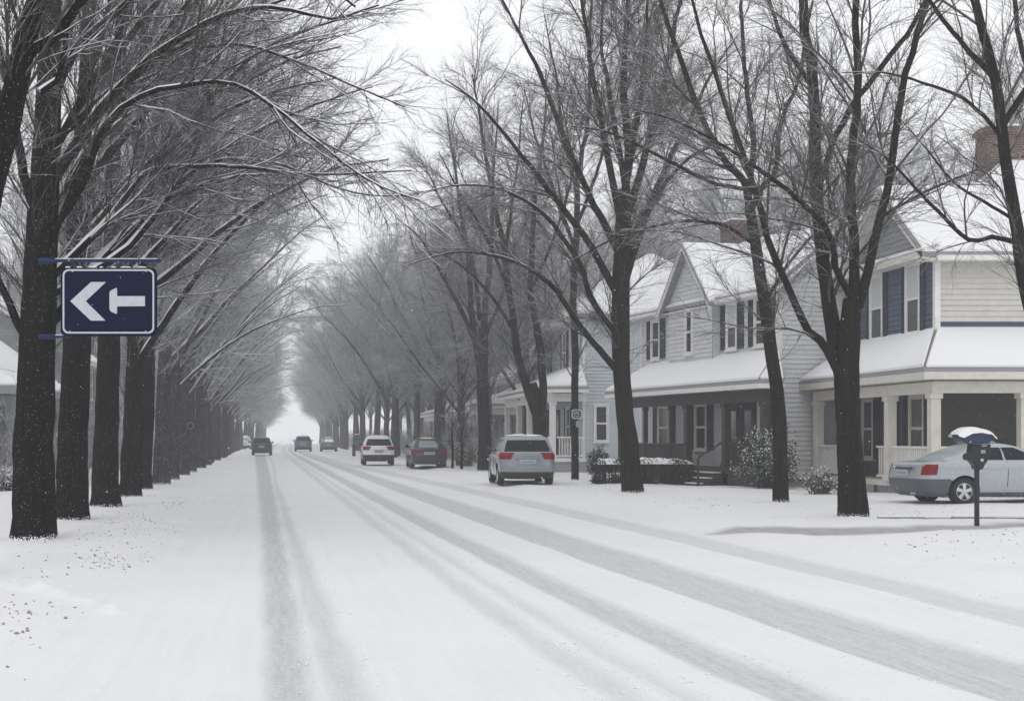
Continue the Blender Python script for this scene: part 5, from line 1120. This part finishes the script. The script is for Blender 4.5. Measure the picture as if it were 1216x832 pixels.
def car(spec, name, label, loc, rz, paint, lower='plastic', glass='car_glass', rearglass=None, roofsnow=.035, group='cars on the snowy street', cat_='car', scale=1.0, lower_top=None, detail=True, lampc='red_lens', snow_rear=False):
    t = thing(name, label, cat_, loc, rz, group); t.scale = (scale,) * 3
    K = np.array(spec['keys']); zk = K[:, 0]; lt = lower_top or spec['bumper']
    must = sorted(set(list(zk) + [spec['belt'] + .03, spec['top'] - .02, spec['rw'][0], spec['rw'][1], *spec['lamp'], *spec['plate'], lt]))
    zs = [must[0]]
    for a, b in zip(must[:-1], must[1:]):
        n = max(1, int(math.ceil((b - a) / .028))); zs += list(np.linspace(a, b, n + 1)[1:])
    zs = np.array([z for i, z in enumerate(zs) if i == 0 or z - zs[i - 1] > .0015])
    par = [pchip(zk, K[:, j], zs) for j in range(1, 6)]
    nR, nC, nS, nF = 14, 7, 76, 8
    Lh = 2.3; rows = []
    for i in range(len(zs)):
        yr, yf, w, rr, rf = [p[i] for p in par]; rr = min(rr, w * .6); rf = min(rf, w * .75)
        pts = []
        for k in range(nR): pts.append(((w - rr) * k / nR, yr))
        for k in range(nC): a = math.pi / 2 * k / nC; pts.append((w - rr + rr * math.sin(a), yr + rr * .8 * (1 - math.cos(a))))
        ya, yb = yr + rr * .8, yf - rf
        for k in range(nS): pts.append((w, ya + (yb - ya) * k / nS))
        for k in range(nC): a = math.pi / 2 * k / nC; pts.append((w - rf + rf * math.cos(a), yb + rf * math.sin(a)))
        for k in range(nF + 1): pts.append(((w - rf) * (1 - k / nF), yf))
        pts = np.array(pts)
        x, y = pts[:, 0], pts[:, 1]; ym = (yr + yf) / 2
        x = x * (1 - .035 * np.abs((y - ym) / (Lh)) ** 2.2)
        bow = np.where(y < ym, .05 * (x / w) ** 2, -.16 * (x / w) ** 2) * np.where(np.abs(y - ym) > (yf - yr) * .3, 1, 0)
        y = y + bow * np.clip((np.abs(y - ym) / ((yf - yr) / 2)) ** 6, 0, 1)
        # shoulder crease
        x = x + .012 * math.exp(-((zs[i] - spec['belt'] + .12) / .05) ** 2) * (x / w) ** 6
        rows.append(np.stack([x, y, np.full_like(x, zs[i])], 1))
    G = np.array(rows); nz, nc, _ = G.shape
    # wheel arches
    yf_, yr_, wr, trk = spec['wheel']; RA = wr + .055; dele = np.zeros((nz, nc), bool)
    sidec = np.abs(G[..., 0]) > .74
    for yc in (yf_, yr_):
        dy, dz = G[..., 1] - yc, G[..., 2] - wr; d = np.hypot(dy, dz); near = sidec & (np.abs(d - RA) < .028) & (G[..., 2] < RA + wr + .05)
        f = np.where(near & (d > 1e-6), RA / np.maximum(d, 1e-6), 1); G[..., 1] = yc + dy * f; G[..., 2] = wr + dz * f
        ins = sidec & (d < RA - .0279); dele |= ins
    full = np.concatenate([G, (G * np.array([-1, 1, 1]))[:, ::-1][:, 1:-1]], 1); nfull = full.shape[1]
    dfull = np.concatenate([dele, dele[:, ::-1][:, 1:-1]], 1)
    col_side = np.zeros(nfull, int)
    I = np.arange(nz * nfull).reshape(nz, nfull)
    V = full.reshape(-1, 3)
    reg = {}
    zc = .5 * (zs[:-1] + zs[1:])
    cR, cC, cS = nR, nR + nC, nR + nC + nS
    rwx = spec['rw'][2]
    for c in range(nfull):
        c2 = (c + 1) % nfull
        ch = c if c < nc - 1 else (nfull - 1 - c)               # column of the right half this one mirrors
        for r in range(nz - 1):
            q = (I[r, c], I[r, c2], I[r + 1, c2], I[r + 1, c])
            if dfull[r, c] and dfull[r, c2] and dfull[r + 1, c] and dfull[r + 1, c2] or sum((dfull[r, c], dfull[r, c2], dfull[r + 1, c], dfull[r + 1, c2])) >= 1: continue
            z_ = zc[r]; xm = abs(V[list(q), 0].mean()); ym_ = V[list(q), 1].mean(); g = 'body'
            if ch < cC - 1 and spec['rw'][0] <= z_ <= spec['rw'][1] and ch < nR * rwx + (nC * .4 if spec['lip'] else 0): g = 'rear_window'
            elif cC <= ch < cS and spec['belt'] + .03 <= z_ <= spec['top'] - .02:
                s_ = (ch - cC) / nS
                wins = ((.06, .22), (.25, .55), (.58, .93)) if spec['lip'] else ((.09, .20), (.23, .53), (.56, .95))
                for wi_, (a, b) in enumerate(wins):
                    if a <= s_ <= b: g = 'side_window' + str(wi_) + ('L' if c >= nc - 1 else 'R')
            elif ch >= cS + 2 and spec['belt'] + .03 <= z_ <= spec['top']: g = 'windshield'
            elif spec['lamp'][0] <= z_ <= spec['lamp'][1] and ym_ < -1.6:
                frac = (z_ - spec['lamp'][0]) / (spec['lamp'][1] - spec['lamp'][0]); lo = spec['lampx'] + (.10 * (1 - frac) if spec['lip'] else .03 * frac)
                if xm > lo and ch < cC + (5 if spec['lip'] else 2) - int(2 * abs(frac - .5)): g = 'tail_light' + ('L' if c >= nc - 1 else 'R')
            if g == 'body' and z_ < lt and (lt > .35): g = 'bumper' if (z_ < lt and (ym_ < -1.62 or z_ < .31 or ym_ > 1.8)) else 'body'
            if ym_ > 1.7 and .62 < z_ < .8 and xm > .5: g = 'headlight' + ('L' if c >= nc - 1 else 'R')
            reg.setdefault(g, []).append(q)
    # roof cap
    top = full[-1]; c0 = np.array([0, top[:, 1].mean(), top[0, 2]]); capV = [top]; 
    for s_, dz in ((.9, .012), (.7, .024), (.45, .031), (.2, .034)): r_ = c0 + (top - c0) * s_; r_[:, 2] += dz; capV.append(r_)
    allV = np.vstack([V] + capV[1:]); off = nz * nfull; capQ = []
    prev = I[-1]
    for k in range(1, len(capV)):
        cur = off + (k - 1) * nfull + np.arange(nfull); capQ.append(np.stack([prev, np.roll(prev, -1), np.roll(cur, -1), cur], 1)); prev = cur
    capQ = np.vstack(capQ); allV = np.vstack([allV, [c0 + np.array([0, 0, .035])]]); fin = len(allV) - 1
    tri = np.stack([prev, np.roll(prev, -1), np.full(nfull, fin)], 1)
    def sub(name_, quads, matn, tris=None, off_=0):
        quads = np.asarray(quads).reshape(-1, 4); used = np.unique(np.concatenate([quads.ravel(), (tris.ravel() if tris is not None else np.zeros(0, int))])).astype(int)
        mp = np.zeros(len(allV), int); mp[used] = np.arange(len(used)); VV = allV[used].copy()
        if off_:
            cc = np.array([0, 0, .7]); VV += unit(VV - cc) * off_
        return np_mesh(name_, VV, mp[quads], M[matn], t, tris=None if tris is None else mp[tris])
    sub('body', np.vstack([np.array(reg['body']), capQ]), paint, tri)
    if 'bumper' in reg: sub('bumper', reg['bumper'], lower)
    for g in reg:
        if g.startswith('side_window'): sub('side_window', reg[g], glass)
        elif g == 'rear_window': sub('rear_window', reg[g], rearglass or glass)
        elif g == 'windshield': sub('windshield', reg[g], glass)
        elif g.startswith('tail_light'):
            o = sub('tail_light', reg[g], lampc, off_=.010)
        elif g.startswith('headlight'): sub('headlight', reg[g], 'white_lens', off_=.004)
    # underside, wheel wells
    m = MB(); m.box(-.60, .60, -2.0, 2.0, .22, .62); m.box(-.78, .78, yr_ + RA + .02, yf_ - RA - .02, .205, .33); m.box(-.72, .72, -2.12, yr_ - RA - .02, .30, .5); m.box(-.72, .72, yf_ + RA + .02, 2.1, .26, .5); m.build('underbody', M['rubber'], t)
    # wheels
    for yc in (yf_, yr_):
        for sg in (-1, 1):
            xo = sg * trk; P = [(wr * .62, -.105), (wr * .86, -.11), (wr * .97, -.09), (wr, -.05), (wr, .05), (wr * .97, .09), (wr * .86, .11), (wr * .62, .105)]
            m = MB().lathe([(r_, h_ * 1) for r_, h_ in P], 'x', (xo, yc, wr), 28, cap=False); ty = m.build('wheel', M['rubber'], t, smooth=True)
            face = xo + sg * .085
            m = MB(); m.lathe([(wr * .64, face - sg * .02), (wr * .64, face + sg * .012), (wr * .57, face + sg * .014), (wr * .55, face - sg * .02)], 'x', (0, yc, wr), 28, cap=False)
            for k in range(5):
                a = 2 * math.pi * k / 5 + .3; ca, sa = math.cos(a), math.sin(a); w1, w2 = .030, .045
                p = [(face + sg * .012, yc + ca * .03 - sa * w1, wr + sa * .03 + ca * w1), (face + sg * .012, yc + ca * .03 + sa * w1, wr + sa * .03 - ca * w1),
                     (face + sg * .004, yc + ca * wr * .56 + sa * w2, wr + sa * wr * .56 - ca * w2), (face + sg * .004, yc + ca * wr * .56 - sa * w2, wr + sa * wr * .56 + ca * w2)]
                m.ext(p, (-sg * .03, 0, 0))
            m.lathe([(0, face + sg * .02), (.05, face + sg * .018), (.055, face - sg * .01)], 'x', (0, yc, wr), 14)
            m.build('rim', M['alloy'], ty)
            MB().lathe([(0, face - sg * .03), (wr * .6, face - sg * .03), (wr * .6, face - sg * .05)], 'x', (0, yc, wr), 20).build('brake', M['rim_dark'], ty)
    # rear details
    yz = lambda z_: np.interp(z_, zs, par[0])
    z0, z1 = spec['plate']; y0 = min(yz(z0), yz(z1)) - .012
    pm = MB(); pm.box(-.26, .26, y0 - .012, y0 + .03, z0 + .0, z1); pm.build('licence_plate', M['plate'], t, bevel=.006)
    if detail:
        pm = MB(); pm.box(-.42, .42, y0 - .004, y0 + .04, z1 + .02, z1 + .055); pm.build('trunk_trim', M['plastic' if not spec['lip'] else paint], t, bevel=.008)
        mk = MB(); mk.box(-.21, .21, y0 - .015, y0 - .0125, z0 + .045, z1 - .05); mk.build('plate_mark', M['plate_mark'], t)
        w_ = np.interp(.95, zs, par[2]); zb = spec['belt'] - .12
        for sg in (-1, 1):
            xx = sg * (np.interp(zb, zs, par[2]) + .016)
            for yy in (.12, -.92): MB().bar((xx, yy - .1, zb), (xx, yy + .1, zb), .022, .032).build('door_handle', M['alloy' if paint != 'dark_car' else 'plastic'], t, bevel=.006)
            xm_ = sg * (np.interp(spec['belt'] + .05, zs, par[2]))
            m = MB(); m.lathe([(0, -.06), (.07, -.05), (.095, 0), (.085, .06), (0, .09)], 'y', (xm_ + sg * .11, .80, spec['belt'] + .07), 12); m.bar((xm_ - sg * .02, .80, spec['belt'] + .02), (xm_ + sg * .09, .80, spec['belt'] + .05), .05, .04); m.build('wing_mirror', M['plastic'], t, smooth=True)
            # door seams
            wl = lambda z_: np.interp(z_, zs, par[2])
            for yy in (.72, -.38, -1.05) if spec['lip'] else (.75, -.32):
                pz = np.linspace(.42, spec['belt'], 7); P_ = [(sg * (wl(q) * (1 - .035 * abs((yy - .0) / Lh) ** 2.2) + .0035), yy + (.06 * (q - .42) if yy > -1 else 0), q) for q in pz]
                MB().tube(P_, [.006] * 7, 5).build('door_seam', M['rim_dark'], t)
        MB().lathe([(.03, -.1), (.035, 0), (.02, .0), (.02, -.09)], 'y', (.45, yz(.3) - .0, .27), 10).build('exhaust', M['alloy'], t)
        yt = top[:, 1].min(); MB().ext([(-.012, yt + .28, top[0, 2] + .02), (.012, yt + .28, top[0, 2] + .02), (.012, yt + .1, top[0, 2] + .02), (-.012, yt + .1, top[0, 2] + .02)], (0, -.02, .10)).build('antenna', M['plastic'], t)
    if roofsnow:
        ring = [c0 + (top - c0) * s_ for s_ in (1.02, .97, .8, .5, .2)]; hs_ = (.004, roofsnow * .7, roofsnow + .012, roofsnow + .03, roofsnow + .036); VV = []
        for r_, dz in zip(ring, hs_): q = r_.copy(); q[:, 2] += dz + .012 * vnoise(q[:, 0] * 4 + 3, q[:, 1] * 4); VV.append(q)
        QQ = [np.stack([k * nfull + np.arange(nfull), k * nfull + np.roll(np.arange(nfull), -1), (k + 1) * nfull + np.roll(np.arange(nfull), -1), (k + 1) * nfull + np.arange(nfull)], 1) for k in range(4)]
        VV = np.vstack(VV + [[c0 + np.array([0, 0, roofsnow + .04])]]); last = 4 * nfull + np.arange(nfull)
        np_mesh('roof_snow', VV, np.vstack(QQ), M['snow'], t, tris=np.stack([last, np.roll(last, -1), np.full(nfull, len(VV) - 1)], 1))
    return t

GZ = .035
car(SUV, 'parked_car', 'silver estate car parked on the right verge near the big tree', (7.72, 48.2, GZ), math.radians(-2.5), 'silver', lower='plastic', roofsnow=.02, scale=.985, lower_top=.46)
car({**SEDAN, 'lampx': .40, 'lamp': (.72, .90)}, 'parked_car', 'dark grey sedan parked ahead on the right verge', (6.98, 73.9, GZ), math.radians(-1), 'dark_car', lower='dark_car', rearglass='car_glass_frost', roofsnow=.03, scale=1.05)
car(SUV, 'parked_car', 'white hatchback parked between the dark sedan and far trees', (4.98, 82.3, GZ), math.radians(-1), 'white_car', roofsnow=.04, scale=.98, lower_top=.6)
car(SUV, 'moving_car', 'black car driving away in the left lane', (-2.55, 128, .0), 0, 'black_car', roofsnow=0, lampc='plastic', scale=.98)
car(SUV, 'moving_car', 'blue-grey car with snowy roof far away in the middle of the road', (1.4, 161, .0), 0, 'blue_car', roofsnow=.06, lampc='bumper_grey', scale=1.06)
car(SEDAN, 'parked_car', 'snow-covered grey car parked far away at the right kerb', (4.3, 162, .0), 0, 'blue_car', roofsnow=.09, glass='car_glass_frost', rearglass='snow', lampc='bumper_grey', scale=1.08)
car(SUV, 'parked_car', 'pale snowed-in car parked far off on the left side', (-6.0, 186, .05), 0, 'white_car', roofsnow=.10, rearglass='car_glass_frost', lampc='bumper_grey')
car(SEDAN, 'parked_car', 'pale silver sedan parked in the driveway by the white porch', (15.2 + 1.32 * math.sin(math.radians(85)) - .76 * math.cos(math.radians(85)), 32.4 + 1.32 * math.cos(math.radians(85)) + .76 * math.sin(math.radians(85)), .06), math.radians(-85), 'silver_pale', lower='bumper_grey', rearglass='car_glass_frost', roofsnow=.012, lower_top=.60)

# ------------------------------------------------------------------ ground litter, kerb stones, falling snow
def litter():
    rng = np.random.default_rng(21); C = []
    def patch(x, z, sx, sz, n):
        p = np.stack([rng.normal(x, sx, n), rng.normal(z, sz, n)], 1); C.append(p)
    patch(-2.75, 12.6, .4, .6, 60); patch(-2.3, 11.6, .5, .8, 60); patch(-2.3, 17.6, .35, .8, 90); patch(-2.6, 22, .5, 2.5, 130); patch(-2.9, 30, .5, 4, 160); patch(-3.2, 14, .5, 1.5, 80)
    patch(10.5, 20.5, 1.4, 1.2, 90); patch(11.5, 22.5, 1.5, .8, 60); patch(9.2, 32, 1.0, 3, 80); patch(8.6, 44, .6, 3, 60); patch(12.5, 29, 1.4, 1.0, 60)
    P = np.vstack(C); ok = (P[:, 0] < -1.75) | (P[:, 0] > 7.4); P = P[ok]; h = height(P[:, 0], P[:, 1])[0]
    ctr = np.column_stack([P, h + .006]); n = len(ctr); V, Q = [], []
    # little crumpled lumps: a squashed octahedron each
    d = np.array([(1, 0, 0), (-1, 0, 0), (0, 1, 0), (0, -1, 0), (0, 0, .7), (0, 0, -.6)]); s = np.minimum(rng.gamma(2.0, .0035, (n, 1, 1)), .014) + .004
    VV = ctr[:, None, :] + d[None] * s * (1 + .4 * rng.normal(size=(n, 6, 1))); f = np.array([(0, 2, 4), (2, 1, 4), (1, 3, 4), (3, 0, 4), (2, 0, 5), (1, 2, 5), (3, 1, 5), (0, 3, 5)])
    T = (np.arange(n)[:, None, None] * 6 + f[None]).reshape(-1, 3)
    o = np_mesh('leaf_litter', VV.reshape(-1, 3), [], M['litter'], tris=T, smooth=False); tag(o, 'dark specks of dead leaves and soil showing through the verge snow', 'leaf litter', kind='stuff')
litter()

def crumbs():
    rng = np.random.default_rng(33); P = []
    for q, c, hw, st, dp in TR[1:]:
        n = 380; z = 7.5 + 34 * rng.random(n) ** 1.5; cx = np.interp(1 / z, q, c); h = np.interp(1 / z, q, hw); sd_ = np.where(rng.random(n) < .5, -1, 1)
        P.append(np.stack([cx + sd_ * (h + .03 + np.abs(rng.normal(size=n)) * .09), z], 1))
    P = np.vstack(P); P = P[(P[:, 0] < 7.0)]; n = len(P); hh = height(P[:, 0], P[:, 1])[0]
    d = np.array([(1, 0, 0), (-1, 0, 0), (0, 1, 0), (0, -1, 0), (0, 0, .8), (0, 0, -.6)]); sz = np.minimum(rng.gamma(2, .003, (n, 1, 1)), .014) + .003
    VV = np.column_stack([P, hh + .002])[:, None, :] + d[None] * sz * (1 + .35 * rng.normal(size=(n, 6, 1))); f = np.array([(0, 2, 4), (2, 1, 4), (1, 3, 4), (3, 0, 4), (2, 0, 5), (1, 2, 5), (3, 1, 5), (0, 3, 5)])
    o = np_mesh('slush_crumbs', VV.reshape(-1, 3), [], M['snow'], tris=(np.arange(n)[:, None, None] * 6 + f[None]).reshape(-1, 3)); tag(o, 'crumbs of thrown-up slush lying along the wheel tracks', 'slush', kind='stuff')
crumbs()

def edging():
    t = thing('stone_edging', 'low dark stone edging along the back of the driveway', 'edging', (11.8, 26.55, 0)); m = MB(); x = -.9; rr_ = random.Random(2)
    sn = MB()
    while x < 8: 
        w = rr_.uniform(.5, .9); z = x * .05; m.box(x, x + w - .02, z, z + .12, -.05, .10 + rr_.uniform(0, .02)); sn.box(x, x + w - .02, z + .01, z + .14, .122, .15); x += w
    m.build('stone', M['siding4'], t, bevel=.01); sn.build('snow_cap', M['snow'], t, bevel=.012)
edging()

def flakes():
    rng = np.random.default_rng(9); n = 9000; Z = 9 + 60 * rng.random(n) ** .8
    px = -60 + 1340 * rng.random(n); X = (px - PX) * Z / F + rng.normal(size=n) * .5; H = rng.random(n) * (4 + Z * .28) + .15
    ok = H < 16; X, Z, H = X[ok], Z[ok], H[ok]; n = len(X); s = (.0025 + .0045 * rng.random(n) ** 2)[:, None, None] * (1 + .4 * (Z > 30))[:, None, None]
    d = np.array([(1, 0, 0), (-1, 0, 0), (0, 1, 0), (0, -1, 0), (0, 0, 1), (0, 0, -1)], float); f = np.array([(0, 2, 4), (2, 1, 4), (1, 3, 4), (3, 0, 4), (2, 0, 5), (1, 2, 5), (3, 1, 5), (0, 3, 5)])
    VV = np.column_stack([X, Z, H])[:, None, :] + d[None] * s; T = (np.arange(n)[:, None, None] * 6 + f[None]).reshape(-1, 3)
    o = np_mesh('falling_snow', VV.reshape(-1, 3), [], M['snow'], tris=T); tag(o, 'fine snowflakes drifting down across the whole street', 'snowflakes', kind='stuff')
flakes()

# ------------------------------------------------------------------ snow haze in the air
hz = MB().box(-1600, 1600, -80, 1800, -1.5, 26).build('haze', bpy.data.materials.new('snow_haze')); tag(hz, 'pale snow haze filling the air down the street', 'haze', kind='stuff')
hm = hz.data.materials[0]; hm.use_nodes = True; hn = hm.node_tree; hn.nodes.clear()
pv = hn.nodes.new('ShaderNodeVolumePrincipled'); pv.inputs['Color'].default_value = (.96, .97, .99, 1); pv.inputs['Density'].default_value = .0015; pv.inputs['Anisotropy'].default_value = .2
ho = hn.nodes.new('ShaderNodeOutputMaterial'); hn.links.new(pv.outputs[0], ho.inputs['Volume'])
